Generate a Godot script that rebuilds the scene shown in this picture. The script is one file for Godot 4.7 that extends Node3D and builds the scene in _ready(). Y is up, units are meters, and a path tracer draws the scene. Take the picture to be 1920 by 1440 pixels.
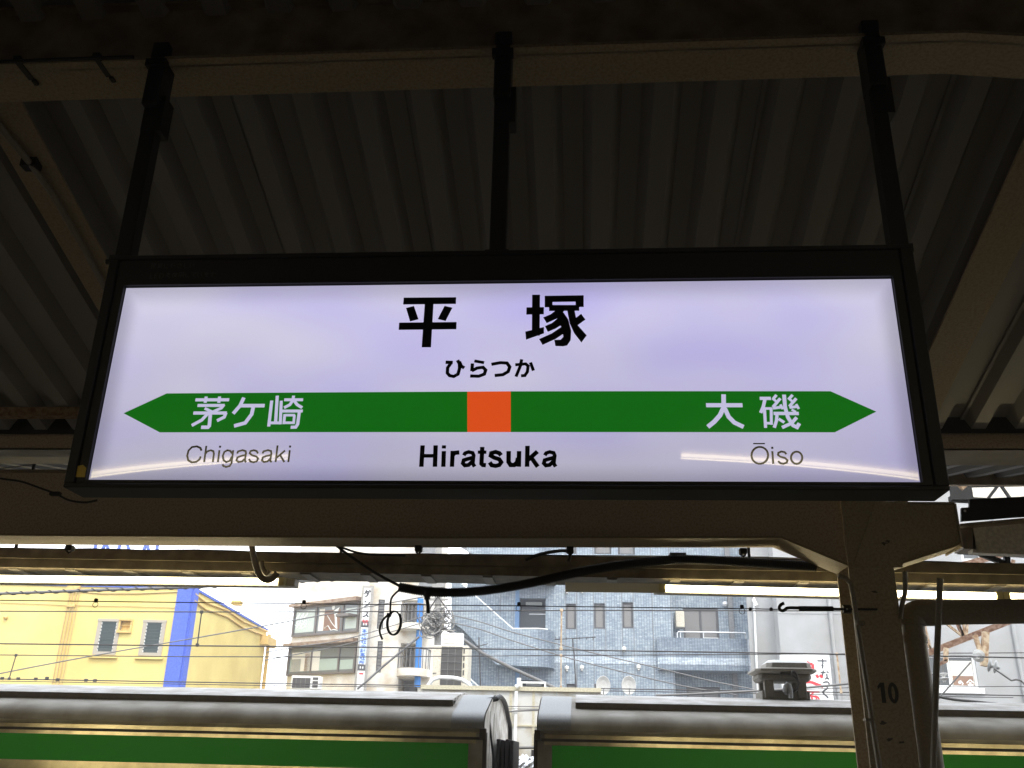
extends Node3D
# A station name board under a platform canopy, a train at the platform edge and town houses behind.

var used = {}
var M = {}
var rng = RandomNumberGenerator.new()

# ---------------------------------------------------------------- mesh building
class G:
	var v = PackedVector3Array()
	var n = PackedVector3Array()
	var uv = PackedVector2Array()

	func tri(a: Vector3, b: Vector3, c: Vector3, na: Vector3, nb: Vector3, nc: Vector3, ua = Vector2.ZERO, ub = Vector2.ZERO, uc = Vector2.ZERO) -> void:
		if (b - a).cross(c - a).dot(na + nb + nc) > 0.0:
			v.append_array([a, c, b]); n.append_array([na, nc, nb]); uv.append_array([ua, uc, ub])
		else:
			v.append_array([a, b, c]); n.append_array([na, nb, nc]); uv.append_array([ua, ub, uc])

	# corners counter-clockwise as seen from outside
	func quad(a: Vector3, b: Vector3, c: Vector3, d: Vector3) -> void:
		var m = (b - a).cross(d - a)
		if m.length() < 1e-12:
			m = (c - b).cross(d - b)
		m = m.normalized()
		var ua = plane_uv(a, m)
		var uc = plane_uv(c, m)
		tri(a, b, c, m, m, m, ua, plane_uv(b, m), uc)
		tri(a, c, d, m, m, m, ua, uc, plane_uv(d, m))

	func plane_uv(p: Vector3, m: Vector3) -> Vector2:
		if absf(m.y) > 0.7:
			return Vector2(p.x, p.z)
		if absf(m.x) > 0.7:
			return Vector2(p.z, -p.y)
		return Vector2(p.x, -p.y)

	func box(lo: Vector3, hi: Vector3, t = Transform3D()) -> void:
		var p = []
		for i in 8:
			p.append(t * Vector3(hi.x if i & 1 else lo.x, hi.y if i & 2 else lo.y, hi.z if i & 4 else lo.z))
		quad(p[4], p[5], p[7], p[6]); quad(p[1], p[0], p[2], p[3])
		quad(p[5], p[1], p[3], p[7]); quad(p[0], p[4], p[6], p[2])
		quad(p[6], p[7], p[3], p[2]); quad(p[0], p[1], p[5], p[4])

	# a box with its edges cut at 45 degrees
	func soft(lo: Vector3, hi: Vector3, r: float, t = Transform3D()) -> void:
		var f = func(sx: int, sy: int, sz: int, k: int) -> Vector3:
			var q = Vector3(hi.x if sx > 0 else lo.x, hi.y if sy > 0 else lo.y, hi.z if sz > 0 else lo.z)
			if k != 0: q.x -= sx * r
			if k != 1: q.y -= sy * r
			if k != 2: q.z -= sz * r
			return t * q
		for s in [-1, 1]:
			flat([f.call(s, -1, -1, 0), f.call(s, 1, -1, 0), f.call(s, 1, 1, 0), f.call(s, -1, 1, 0)], t.basis * Vector3(s, 0, 0))
			flat([f.call(-1, s, -1, 1), f.call(1, s, -1, 1), f.call(1, s, 1, 1), f.call(-1, s, 1, 1)], t.basis * Vector3(0, s, 0))
			flat([f.call(-1, -1, s, 2), f.call(1, -1, s, 2), f.call(1, 1, s, 2), f.call(-1, 1, s, 2)], t.basis * Vector3(0, 0, s))
			for u in [-1, 1]:
				flat([f.call(-1, s, u, 1), f.call(1, s, u, 1), f.call(1, s, u, 2), f.call(-1, s, u, 2)], t.basis * Vector3(0, s, u))
				flat([f.call(s, -1, u, 0), f.call(s, 1, u, 0), f.call(s, 1, u, 2), f.call(s, -1, u, 2)], t.basis * Vector3(s, 0, u))
				flat([f.call(s, u, -1, 0), f.call(s, u, 1, 0), f.call(s, u, 1, 1), f.call(s, u, -1, 1)], t.basis * Vector3(s, u, 0))
				for w in [-1, 1]:
					var m = (t.basis * Vector3(s, u, w)).normalized()
					tri(f.call(s, u, w, 0), f.call(s, u, w, 1), f.call(s, u, w, 2), m, m, m)

	func flat(p: Array, m: Vector3) -> void:
		m = m.normalized()
		for i in p.size() - 2:
			tri(p[0], p[i + 1], p[i + 2], m, m, m, plane_uv(p[0], m), plane_uv(p[i + 1], m), plane_uv(p[i + 2], m))

	func bar(a: Vector3, b: Vector3, w: float, h: float, up = Vector3.UP) -> void:
		var z = (b - a).normalized()
		var x = up.cross(z)
		x = x.normalized() if x.length() > 0.01 else Vector3.RIGHT
		var y = z.cross(x)
		box(Vector3(-w / 2, -h / 2, 0), Vector3(w / 2, h / 2, a.distance_to(b)), Transform3D(Basis(x, y, z), a))

	func tube(p: Array, r: float, sides = 8, caps = true) -> void:
		var x = Vector3.ZERO
		var rings = []
		for i in p.size():
			var d: Vector3 = (p[mini(i + 1, p.size() - 1)] - p[maxi(i - 1, 0)]).normalized()
			if i == 0:
				x = d.cross(Vector3.UP if absf(d.y) < 0.9 else Vector3.RIGHT).normalized()
			x = (x - d * x.dot(d)).normalized()
			var y = d.cross(x)
			var ring = []
			for k in sides:
				var a = TAU * k / sides
				ring.append(x * cos(a) + y * sin(a))
			rings.append(ring)
		for i in p.size() - 1:
			for k in sides:
				var l = (k + 1) % sides
				var a: Vector3 = rings[i][k]; var b: Vector3 = rings[i][l]; var c: Vector3 = rings[i + 1][l]; var d: Vector3 = rings[i + 1][k]
				tri(p[i] + a * r, p[i] + b * r, p[i + 1] + c * r, a, b, c)
				tri(p[i] + a * r, p[i + 1] + c * r, p[i + 1] + d * r, a, c, d)
		if caps:
			for e in [0, p.size() - 1]:
				var o: Vector3 = p[e]
				var m: Vector3 = (p[0] - p[1]).normalized() if e == 0 else (p[-1] - p[-2]).normalized()
				for k in sides:
					tri(o, o + rings[e][k] * r, o + rings[e][(k + 1) % sides] * r, m, m, m)

	# rings of (distance along the axis, radius)
	func lathe(o: Vector3, axis: Vector3, rings: Array, sides = 14) -> void:
		axis = axis.normalized()
		var x = axis.cross(Vector3.UP if absf(axis.y) < 0.9 else Vector3.RIGHT).normalized()
		var y = axis.cross(x)
		for i in rings.size() - 1:
			var s: Vector2 = rings[i]; var e: Vector2 = rings[i + 1]
			var t = (e - s).normalized()
			for k in sides:
				var c = x * cos(TAU * k / sides) + y * sin(TAU * k / sides)
				var d = x * cos(TAU * (k + 1) / sides) + y * sin(TAU * (k + 1) / sides)
				var nc = (c * t.x - axis * t.y).normalized(); var nd = (d * t.x - axis * t.y).normalized()
				tri(o + axis * s.x + c * s.y, o + axis * s.x + d * s.y, o + axis * e.x + d * e.y, nc, nd, nd)
				tri(o + axis * s.x + c * s.y, o + axis * e.x + d * e.y, o + axis * e.x + c * e.y, nc, nd, nc)

	# an outline in x and y given a thickness in z
	func extrude(poly: Array, z0: float, z1: float) -> void:
		var p = PackedVector2Array(poly)
		if Geometry2D.is_polygon_clockwise(p):
			p.reverse()
		var t = Geometry2D.triangulate_polygon(p)
		for i in range(0, t.size(), 3):
			for z in [z0, z1]:
				var m = Vector3(0, 0, 1 if z == maxf(z0, z1) else -1)
				var a = p[t[i]]; var b = p[t[i + 1]]; var c = p[t[i + 2]]
				tri(Vector3(a.x, a.y, z), Vector3(b.x, b.y, z), Vector3(c.x, c.y, z), m, m, m, Vector2(a.x, -a.y), Vector2(b.x, -b.y), Vector2(c.x, -c.y))
		for i in p.size():
			var a = p[i]; var b = p[(i + 1) % p.size()]
			var m = Vector3(b.y - a.y, a.x - b.x, 0).normalized()
			flat([Vector3(a.x, a.y, z0), Vector3(b.x, b.y, z0), Vector3(b.x, b.y, z1), Vector3(a.x, a.y, z1)], m)

	# an open section of (z, y) drawn along x; smooth joins neighbours whose bend is under 40 degrees
	func section(p: Array, x0: float, x1: float, out = 1.0) -> void:
		var m = []
		for i in p.size() - 1:
			var d: Vector2 = (p[i + 1] - p[i]).normalized()
			m.append(Vector3(0, d.x, -d.y) * out)
		for i in p.size() - 1:
			var ns: Vector3 = m[i]; var ne: Vector3 = m[i]
			if i > 0 and m[i - 1].dot(m[i]) > 0.77: ns = (m[i - 1] + m[i]).normalized()
			if i < m.size() - 1 and m[i + 1].dot(m[i]) > 0.77: ne = (m[i + 1] + m[i]).normalized()
			var a = Vector3(x0, p[i].y, p[i].x); var b = Vector3(x1, p[i].y, p[i].x)
			var c = Vector3(x1, p[i + 1].y, p[i + 1].x); var d = Vector3(x0, p[i + 1].y, p[i + 1].x)
			tri(a, b, c, ns, ns, ne); tri(a, c, d, ns, ne, ne)

	func mesh() -> ArrayMesh:
		var a = []
		a.resize(Mesh.ARRAY_MAX)
		a[Mesh.ARRAY_VERTEX] = v; a[Mesh.ARRAY_NORMAL] = n; a[Mesh.ARRAY_TEX_UV] = uv
		var r = ArrayMesh.new()
		r.add_surface_from_arrays(Mesh.PRIMITIVE_TRIANGLES, a)
		return r

# ---------------------------------------------------------------- naming
func numbered(called: String) -> String:
	used[called] = used.get(called, -1) + 1
	return called if used[called] == 0 else "%s_%03d" % [called, used[called]]

func tag(o: Node3D, label: String, category: String, group = "") -> Node3D:
	o.set_meta("label", label); o.set_meta("category", category)
	if group: o.set_meta("group", group)
	return o

func thing(called: String, label: String, category: String, at = Vector3.ZERO, turn = 0.0, group = "") -> Node3D:
	var o = Node3D.new()
	o.name = numbered(called); add_child(o)
	o.position = at; o.rotation.y = turn
	return tag(o, label, category, group)

func obj(called: String, g: G, m: Material, parent: Node3D = self, label = "") -> MeshInstance3D:
	var o = MeshInstance3D.new()
	o.mesh = g.mesh(); o.material_override = m
	o.name = numbered(called) if parent == self else called
	parent.add_child(o, true)
	if label: o.set_meta("label", label)
	return o

func put(called: String, mesh: Mesh, m: Material, parent: Node3D, at = Vector3.ZERO) -> MeshInstance3D:
	var o = MeshInstance3D.new()
	o.mesh = mesh; o.material_override = m; o.name = called; o.position = at
	parent.add_child(o, true)
	return o

func struct(called: String, g: G, m: Material) -> MeshInstance3D:
	var o = obj(called, g, m)
	o.set_meta("kind", "structure")
	return o

func bx(called: String, lo: Vector3, hi: Vector3, m: Material, parent: Node3D = self, soft = 0.0) -> MeshInstance3D:
	var g = G.new()
	if soft > 0.0: g.soft(lo, hi, soft)
	else: g.box(lo, hi)
	return obj(called, g, m, parent)

func single(called: String, g: G, m: Material, label: String, category: String, group = "") -> Node3D:
	return tag(obj(called, g, m), label, category, group)

func copy(o: Node3D, called: String, at: Vector3, label: String) -> Node3D:
	var c: Node3D = o.duplicate()
	c.name = numbered(called); add_child(c); c.position = at
	c.set_meta("label", label)
	return c

# ---------------------------------------------------------------- materials
func lin(r: float, g: float, b: float) -> Color:
	return Color(r, g, b).linear_to_srgb()

func noise(freq: float, lo: Color, hi: Color, size = 512, sd = 1, mid = 0.5, octaves = 5) -> NoiseTexture2D:
	var f = FastNoiseLite.new()
	f.seed = sd; f.frequency = freq; f.fractal_octaves = octaves; f.noise_type = FastNoiseLite.TYPE_SIMPLEX_SMOOTH
	var t = NoiseTexture2D.new()
	t.width = size; t.height = size; t.seamless = true; t.noise = f
	var r = Gradient.new()
	r.set_color(0, lo); r.set_offset(0, maxf(0.0, mid - 0.35)); r.set_color(1, hi); r.set_offset(1, minf(1.0, mid + 0.3))
	t.color_ramp = r
	return t

func bumps(freq: float, strength = 3.0, sd = 3) -> NoiseTexture2D:
	var t = noise(freq, Color.BLACK, Color.WHITE, 512, sd)
	t.color_ramp = null; t.as_normal_map = true; t.bump_strength = strength
	return t

func mat(c: Color, rough = 0.8, metal = 0.0, tex: Texture2D = null, scale = 0.5, nrm: Texture2D = null, nscale = 0.5) -> StandardMaterial3D:
	var m = StandardMaterial3D.new()
	m.albedo_color = c; m.roughness = rough; m.metallic = metal
	if tex or nrm:
		m.uv1_triplanar = true; m.uv1_world_triplanar = true
		m.uv1_scale = Vector3.ONE * scale
	if tex: m.albedo_texture = tex
	if nrm:
		m.normal_enabled = true; m.normal_texture = nrm; m.normal_scale = nscale
	return m

func glow(c: Color, e: float) -> StandardMaterial3D:
	var m = mat(Color(0.15, 0.15, 0.15), 0.4)
	m.emission_enabled = true; m.emission = c; m.emission_energy_multiplier = e
	return m

func tile_texture() -> ImageTexture:
	# small glazed wall tiles, 24 by 48 to the sheet, each of its own tone
	var im = Image.create(768, 768, false, Image.FORMAT_RGB8)
	im.fill(Color(0.22, 0.25, 0.30))
	var blotch = FastNoiseLite.new()
	blotch.seed = 5; blotch.frequency = 0.09
	for i in 24:
		for j in 48:
			var k = rng.randf() * 0.12 + blotch.get_noise_2d(i * 2.0, j) * 0.10
			var c = Color(0.525 + k, 0.58 + k * 0.95, 0.63 + k * 0.8)
			if rng.randf() < 0.03: c = c.lightened(0.2)
			im.fill_rect(Rect2i(i * 32 + 2, j * 16 + 2, 29, 13), c)
	return ImageTexture.create_from_image(im)

func make_materials() -> void:
	var grime = noise(0.012, Color(0.78, 0.75, 0.72), Color(1, 1, 1), 512, 11)
	var fine = noise(0.06, Color(0.88, 0.87, 0.86), Color(1, 1, 1), 512, 12)
	var rusty = noise(0.02, Color(0.66, 0.5, 0.38), Color(1, 0.97, 0.93), 512, 13, 0.36)
	var streak = noise(0.01, Color(0.8, 0.78, 0.75), Color(1, 1, 1), 512, 14)
	var spots = noise(0.05, Color(0.84, 0.8, 0.76), Color(1, 1, 1), 1024, 15, 0.30, 6)
	var rough = bumps(0.09, 1.6)
	M.beam = mat(lin(0.36, 0.29, 0.19), 0.62, 0.0, spots, 0.9, rough, 0.12)
	M.beam_dark = mat(lin(0.30, 0.245, 0.17), 0.65, 0.0, grime, 0.7, rough, 0.25)
	M.girder = mat(lin(0.50, 0.41, 0.31), 0.62, 0.0, spots, 0.9, rough, 0.12)
	M.column = mat(lin(0.40, 0.34, 0.24), 0.6, 0.0, spots, 0.8, rough, 0.12)
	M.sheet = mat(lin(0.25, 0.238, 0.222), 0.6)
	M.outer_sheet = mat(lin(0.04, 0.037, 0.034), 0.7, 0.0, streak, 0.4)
	M.gutter = mat(lin(0.055, 0.043, 0.028), 0.65, 0.0, grime, 0.7)
	M.rust_angle = mat(lin(0.33, 0.26, 0.18), 0.8, 0.0, rusty, 1.6, rough, 0.6)
	M.black = mat(lin(0.006, 0.006, 0.006), 0.5)
	M.black_iron = mat(lin(0.012, 0.011, 0.010), 0.7, 0.0, fine, 2.0)
	M.frame = mat(lin(0.0065, 0.006, 0.0055), 0.6, 0.0, fine, 2.0)
	M.groove = mat(lin(0.003, 0.003, 0.003), 0.9)
	M.ink = mat(lin(0.006, 0.005, 0.006), 0.12)
	M.faint = mat(lin(0.05, 0.05, 0.05), 0.6)
	M.sticker = mat(lin(0.62, 0.45, 0.03), 0.5, 0.0, spots, 6.0)
	M.lamp_white = mat(lin(0.82, 0.78, 0.68), 0.5, 0.0, fine, 2.0)
	M.lamp_tube = glow(Color(1.0, 0.93, 0.74), 13.0)
	M.cover = mat(lin(0.7, 0.68, 0.62), 0.6)
	M.cover.backlight_enabled = true; M.cover.backlight = Color(0.85, 0.83, 0.76)
	M.socket = mat(lin(0.65, 0.58, 0.3), 0.5)
	M.tray = mat(lin(0.20, 0.17, 0.11), 0.6, 0.0, grime, 0.9)
	M.tray_dark = mat(lin(0.03, 0.028, 0.026), 0.6, 0.0, grime, 0.9)
	M.rung = mat(lin(0.22, 0.20, 0.16), 0.5, 0.0, fine, 2.0)
	M.pipe_grey = mat(lin(0.26, 0.23, 0.18), 0.5, 0.0, fine, 1.5)
	M.rubber = mat(lin(0.008, 0.008, 0.008), 0.55)
	M.wire = mat(lin(0.05, 0.045, 0.042), 0.6)
	M.wire_grey = mat(lin(0.16, 0.155, 0.15), 0.6)
	M.asphalt = mat(lin(0.16, 0.14, 0.112), 0.9, 0.0, fine, 0.8, rough, 0.8)
	M.ballast = mat(lin(0.13, 0.11, 0.09), 0.95, 0.0, noise(0.09, Color(0.45, 0.42, 0.4), Color(1, 1, 1), 512, 21), 0.7, bumps(0.08, 8.0), 1.0)
	M.ground = mat(lin(0.16, 0.155, 0.15), 0.95, 0.0, grime, 0.1)
	M.steel = mat(lin(0.52, 0.50, 0.46), 0.36, 0.9, streak, 0.6)
	M.roof_grey = mat(lin(0.46, 0.44, 0.40), 0.85, 0.0, streak, 0.5)
	M.roof_top = mat(lin(0.60, 0.585, 0.57), 0.8, 0.0, streak, 0.5)
	M.belt = mat(lin(0.88, 0.80, 0.56), 0.30, 1.0, streak, 0.6)
	M.roof_skirt = mat(lin(0.14, 0.12, 0.092), 0.6, 0.0, fine, 0.5)
	M.roof_end = mat(lin(0.30, 0.305, 0.31), 0.5, 0.2, fine, 1.5, rough, 0.4)
	M.end_wall = mat(lin(0.90, 0.88, 0.84), 0.7, 0.0, streak, 1.0)
	M.lip = mat(lin(0.06, 0.05, 0.04), 0.5)
	M.green = mat(lin(0.045, 0.45, 0.035), 0.35)
	M.gangway = mat(lin(0.05, 0.043, 0.045), 0.8, 0.0, fine, 2.0)
	M.foil = mat(lin(0.62, 0.63, 0.65), 0.22, 0.85)
	M.yellow = mat(lin(0.80, 0.65, 0.235), 0.85, 0.0, noise(0.008, Color(0.93, 0.91, 0.88), Color(1, 1, 1), 512, 31), 0.12)
	M.yellow_trim = mat(lin(0.78, 0.55, 0.20), 0.8, 0.0, fine, 0.5)
	M.blue = mat(lin(0.10, 0.17, 0.66), 0.75, 0.0, fine, 0.6)
	M.pipe_brown = mat(lin(0.58, 0.41, 0.18), 0.7)
	M.louvre_frame = mat(lin(0.42, 0.37, 0.30), 0.5)
	M.louvre_glass = mat(lin(0.13, 0.16, 0.16), 0.25)
	M.cream = mat(lin(0.80, 0.77, 0.70), 0.85, 0.0, noise(0.008, Color(0.86, 0.8, 0.72), Color(1, 1, 1), 512, 32, 0.35), 0.35)
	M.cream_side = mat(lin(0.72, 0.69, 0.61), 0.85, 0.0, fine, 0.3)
	M.bay_glass = mat(lin(0.17, 0.18, 0.175), 0.15)
	M.brown_frame = mat(lin(0.17, 0.145, 0.13), 0.5, 0.0, fine, 1.0)
	M.canopy_brown = mat(lin(0.36, 0.30, 0.25), 0.7, 0.0, rusty, 0.6)
	M.glass_dark = mat(lin(0.075, 0.08, 0.08), 0.12)
	M.glass_green = mat(lin(0.40, 0.48, 0.43), 0.2)
	M.glass_pale = mat(lin(0.50, 0.56, 0.50), 0.2)
	M.curtain = mat(lin(0.72, 0.69, 0.62), 0.9)
	M.curtain_brown = mat(lin(0.30, 0.18, 0.12), 0.9, 0.0, fine, 1.0)
	M.wood = mat(lin(0.42, 0.22, 0.09), 0.6)
	M.white = mat(lin(0.82, 0.82, 0.80), 0.6)
	M.white_print = mat(lin(0.8, 0.82, 0.8), 0.5)
	M.print_black = mat(lin(0.02, 0.02, 0.025), 0.5)
	M.print_red = mat(lin(0.62, 0.03, 0.04), 0.5)
	M.print_blue = mat(lin(0.03, 0.11, 0.45), 0.5)
	M.pale_blue = mat(lin(0.55, 0.68, 0.85), 0.5)
	M.grey_strip = mat(lin(0.40, 0.38, 0.35), 0.7, 0.0, fine, 0.5)
	M.sky_blue = mat(lin(0.04, 0.22, 0.62), 0.6)
	M.grey_wall = mat(lin(0.385, 0.39, 0.395), 0.8, 0.0, noise(0.01, Color(0.93, 0.92, 0.9), Color(1, 1, 1), 512, 33), 0.15)
	M.grey_dark = mat(lin(0.25, 0.255, 0.26), 0.8, 0.0, fine, 0.4)
	M.panel_wall = mat(lin(0.66, 0.65, 0.61), 0.7, 0.0, noise(0.012, Color(0.85, 0.8, 0.72), Color(1, 1, 1), 512, 34, 0.3), 0.4)
	M.rust_trim = mat(lin(0.66, 0.61, 0.45), 0.8, 0.0, fine, 1.1)
	M.window_grey = mat(lin(0.20, 0.19, 0.18), 0.25)
	M.window_frame = mat(lin(0.07, 0.07, 0.072), 0.5)
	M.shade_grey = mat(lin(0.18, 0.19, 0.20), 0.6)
	M.blue_side = mat(lin(0.13, 0.24, 0.42), 0.6)
	M.rail = mat(lin(0.66, 0.67, 0.68), 0.35, 0.5)
	M.aircon = mat(lin(0.70, 0.65, 0.53), 0.6, 0.0, fine, 0.8)
	M.grille = mat(lin(0.07, 0.065, 0.06), 0.6)
	M.globe_grey = mat(lin(0.55, 0.54, 0.51), 0.5)
	M.globe = mat(lin(0.80, 0.78, 0.72), 0.3)
	M.pole = mat(lin(0.36, 0.35, 0.33), 0.85, 0.0, fine, 1.0)
	M.rust_steel = mat(lin(0.30, 0.215, 0.17), 0.85, 0.0, rusty, 1.2, rough, 0.5)
	M.pale_steel = mat(lin(0.60, 0.52, 0.40), 0.7, 0.0, rusty, 0.9)
	M.porcelain = mat(lin(0.72, 0.72, 0.70), 0.18)
	M.porcelain_grey = mat(lin(0.38, 0.39, 0.39), 0.3)
	M.machine = mat(lin(0.20, 0.185, 0.16), 0.55, 0.0, fine, 1.5)
	M.machine_side = mat(lin(0.30, 0.275, 0.235), 0.55, 0.0, fine, 1.5)
	M.machine_top = mat(lin(0.66, 0.655, 0.64), 0.5, 0.0, fine, 1.5)
	M.far_roof = mat(lin(0.11, 0.12, 0.13), 0.6, 0.0, streak, 0.6)
	M.beige_box = mat(lin(0.80, 0.75, 0.65), 0.7, 0.0, fine, 0.8)
	M.tiles = mat(Color(1, 1, 1), 0.35)
	M.tiles.albedo_texture = tile_texture()
	M.tiles.uv1_scale = Vector3(1.0 / 2.0, 1.0 / 2.0, 1)
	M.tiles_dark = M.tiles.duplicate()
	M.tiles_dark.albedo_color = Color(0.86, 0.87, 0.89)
	M.tiles_pale = M.tiles.duplicate()
	M.tiles_pale.albedo_color = Color(1.25, 1.22, 1.2)

# ---------------------------------------------------------------- lettering: strokes on a ten by ten field
const GLYPHS = {
	"高": "4042 0292 3363 3335 6365 3565 1619 1686 8689 3767 3739 6769 3969", "橋": "0333 2029 2306 2335 4181 6143 4392 6340 6293 4555 4547 8587 4777 4949 8489 5969",
	"税": "0231 0444 2039 2406 2446 5060 8172 5383 5355 8385 5585 6648 7679 7999", "務": "0040 4012 0343 2249 3415 6050 5191 8159 6189 5696 9688 7559", "会": "5004 5094 3464 1686 5628 2888 6799",
	"計": "1030 0242 0444 0646 0747 0709 4749 0949 5494 7079", "事": "0191 2262 2324 7274 2474 5059 1585 0797 1888 8589", "所": "0040 0242 0224 4244 0444 0419 9051 5159 5495 7479",
	"教": "1141 3034 0353 5007 1545 3539 0747 7050 5292 8259 5399", "室": "5052 0292 0203 9293 1484 4436 3676 5659 1777 0999", "ダ": "3006 2272 7258 5819 3356 7091 8090 9193",
	"ン": "1143 198692", "ス": "1282 8257 5709 5599", "す": "0292 5055 554657 5649", "な": "0252 3017 6182 6367 67485767 6788", "っ": "144373 738577 7748", "く": "7014 1469",
	"環": "0030 0444 0939 2029 5090 5292 5052 9092 4494 5686 5676 6469 6999", "境": "0343 2028 0946 5090 6062 8082 4393 5484 5457 8487 5787 6849 7899", "に": "1019 1927 5282 57485989", "や": "0384 8486 6070 3039", "さ": "1282 5085 2527 2889",
	"し": "2027 2749 4988", "い": "1017 1738 7187", "を": "1272 4016 3548 7444 4459 5989", "使": "3005 1419 3292 6069 4383 4346 8386 4686 4699 6739", "用": "1018 1090 9099 1393 1696 5059", "て": "0191 9145 4557 5789", "ま": "1282 1484 5058 5848 5889", "の": "5248 5225 2538 5288 8869",
	"白": "4032 1282 1219 8289 1585 1888", "べ": "0636 3699 6173 8193", "面": "0090 5032 1283 1219 8389 3246 6276 1989",
}

# both edges of a pen stroke: pairs of points, left and right
func stroke_edges(pts: Array, w: float) -> Array:
	var out = []
	var closed: bool = pts.size() > 3 and pts[0].distance_to(pts[-1]) < w * 0.2
	for i in pts.size():
		var b: Vector2 = pts[i]
		var a: Vector2 = pts[i - 1] if i > 0 else (pts[-2] if closed else b)
		var c: Vector2 = pts[i + 1] if i < pts.size() - 1 else (pts[1] if closed else b)
		var d0 = (b - a).normalized() if a != b else (c - b).normalized()
		var d1 = (c - b).normalized() if c != b else d0
		var m = (d0 + d1).normalized()
		var k = w / 2.0 / maxf(0.5, m.dot(d0))
		var q = Vector2(-m.y, m.x) * k
		out.append([b + q, b - q])
	return out

# a character as one mesh in the plane z = 0, x right and y up, its top left corner at o
func glyph(g: G, ch: String, o: Vector2, w: float, h: float, pen: float, z = 0.0) -> void:
	var lift = z
	for s in GLYPHS[ch].split(" "):
		var pts = []
		for i in range(0, s.length() - 1, 2):
			pts.append(o + Vector2(int(s[i]) / 9.0 * w, -int(s[i + 1]) / 9.0 * h))
		var e = stroke_edges(pts, pen)
		for i in e.size() - 1:
			var q = []
			for p in [e[i][0], e[i][1], e[i + 1][1], e[i + 1][0]]: q.append(Vector3(p.x, p.y, lift))
			g.tri(q[0], q[1], q[2], Vector3.BACK, Vector3.BACK, Vector3.BACK)
			g.tri(q[0], q[2], q[3], Vector3.BACK, Vector3.BACK, Vector3.BACK)
		lift += 0.0004

func words(called: String, text: String, font_name: String, bold: bool, at: Vector3, w: float, h: float, m: Material, parent: Node3D, tilt = 0.0) -> MeshInstance3D:
	var f = SystemFont.new()
	f.font_names = PackedStringArray([font_name])
	f.font_weight = 700 if bold else 400
	var t = TextMesh.new()
	t.text = text; t.font = f; t.font_size = 64; t.depth = 0.0; t.pixel_size = 0.01; t.curve_step = 0.5
	var box = t.get_aabb()
	var o = MeshInstance3D.new()
	o.mesh = t; o.material_override = m; o.name = called
	parent.add_child(o, true)
	var s = Vector3(w / box.size.x, h / box.size.y, 1)
	o.transform = Transform3D(Basis(Vector3.RIGHT, tilt).scaled_local(s), at - Basis(Vector3.RIGHT, tilt) * (box.get_center() * s))
	return o

# ---------------------------------------------------------------- the scene
func _ready() -> void:
	rng.seed = 41
	var cam = Camera3D.new()
	cam.name = "camera"; add_child(cam)
	cam.fov = 44.729; cam.near = 0.05; cam.far = 900.0
	cam.position = Vector3(0, 1.6, 0)
	cam.rotation_degrees = Vector3(21.748, 4.368, 1.367)
	cam.current = true
	var env = Environment.new()
	var pale = ProceduralSkyMaterial.new()
	pale.sky_top_color = lin(0.86, 0.92, 1.0); pale.sky_horizon_color = lin(0.98, 0.99, 1.0); pale.sky_curve = 0.15
	pale.ground_bottom_color = lin(0.12, 0.12, 0.12); pale.ground_horizon_color = lin(0.3, 0.3, 0.3)
	pale.sky_energy_multiplier = 1.0
	pale.sun_angle_max = 1.0
	var sky = Sky.new()
	sky.sky_material = pale
	env.background_mode = Environment.BG_SKY; env.sky = sky
	env.background_energy_multiplier = 3.5
	env.tonemap_mode = Environment.TONE_MAPPER_LINEAR
	env.tonemap_exposure = 1.0
	env.fog_enabled = true; env.fog_density = 0.004; env.fog_light_color = Color(0.96, 0.97, 1.0)
	env.sdfgi_enabled = true; env.ssao_enabled = true; env.ssil_enabled = true
	var we = WorldEnvironment.new()
	we.name = "world"; we.environment = env; add_child(we)
	var sun = DirectionalLight3D.new()
	sun.name = "sun"; add_child(sun)
	sun.light_energy = 0.7; sun.light_angular_distance = 14.0; sun.light_color = Color(1.0, 0.97, 0.92)
	sun.rotation_degrees = Vector3(-56, 18, 0); sun.shadow_enabled = true

	make_materials()
	ground()
	canopy()
	column()
	far_steel()
	yellow_house()
	dance_house()
	blue_house()
	grey_house()
	panel_wall()
	utility_pole()
	train()
	lamps()
	station_sign()
	pipes_and_cables()
	overhead_wires()
	mast()

func ground() -> void:
	var g = G.new()
	g.quad(Vector3(-400, -1.4, 60), Vector3(400, -1.4, 60), Vector3(400, -1.4, -500), Vector3(-400, -1.4, -500))
	struct("ground", g, M.ground)
	g = G.new()
	g.box(Vector3(-60, -1.4, -8.88), Vector3(60, 0, 9.5))
	struct("platform", g, M.asphalt)
	g = G.new()
	g.extrude([Vector2(-15.5, -1.39), Vector2(-15.0, -1.15), Vector2(-8.9, -1.15), Vector2(-8.9, -1.39)], -60, 60)
	var b = struct("track_bed", g, M.ballast)
	b.rotation.y = PI / 2
	b.scale = Vector3(1, 1, 1)
	b.transform = Transform3D(Basis(Vector3(0, 0, 1), Vector3(0, 1, 0), Vector3(-1, 0, 0)), Vector3.ZERO)
	# the station building that closes the platform behind the viewer
	g = G.new()
	g.box(Vector3(-60, 0, 9.0), Vector3(60, 7.0, 9.5))
	struct("station_wall", g, M.beam)

# ---------------------------------------------------------------- canopy
func roof_y(z: float) -> float:
	return 4.66 + 0.30 * (z + 3.45)

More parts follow.
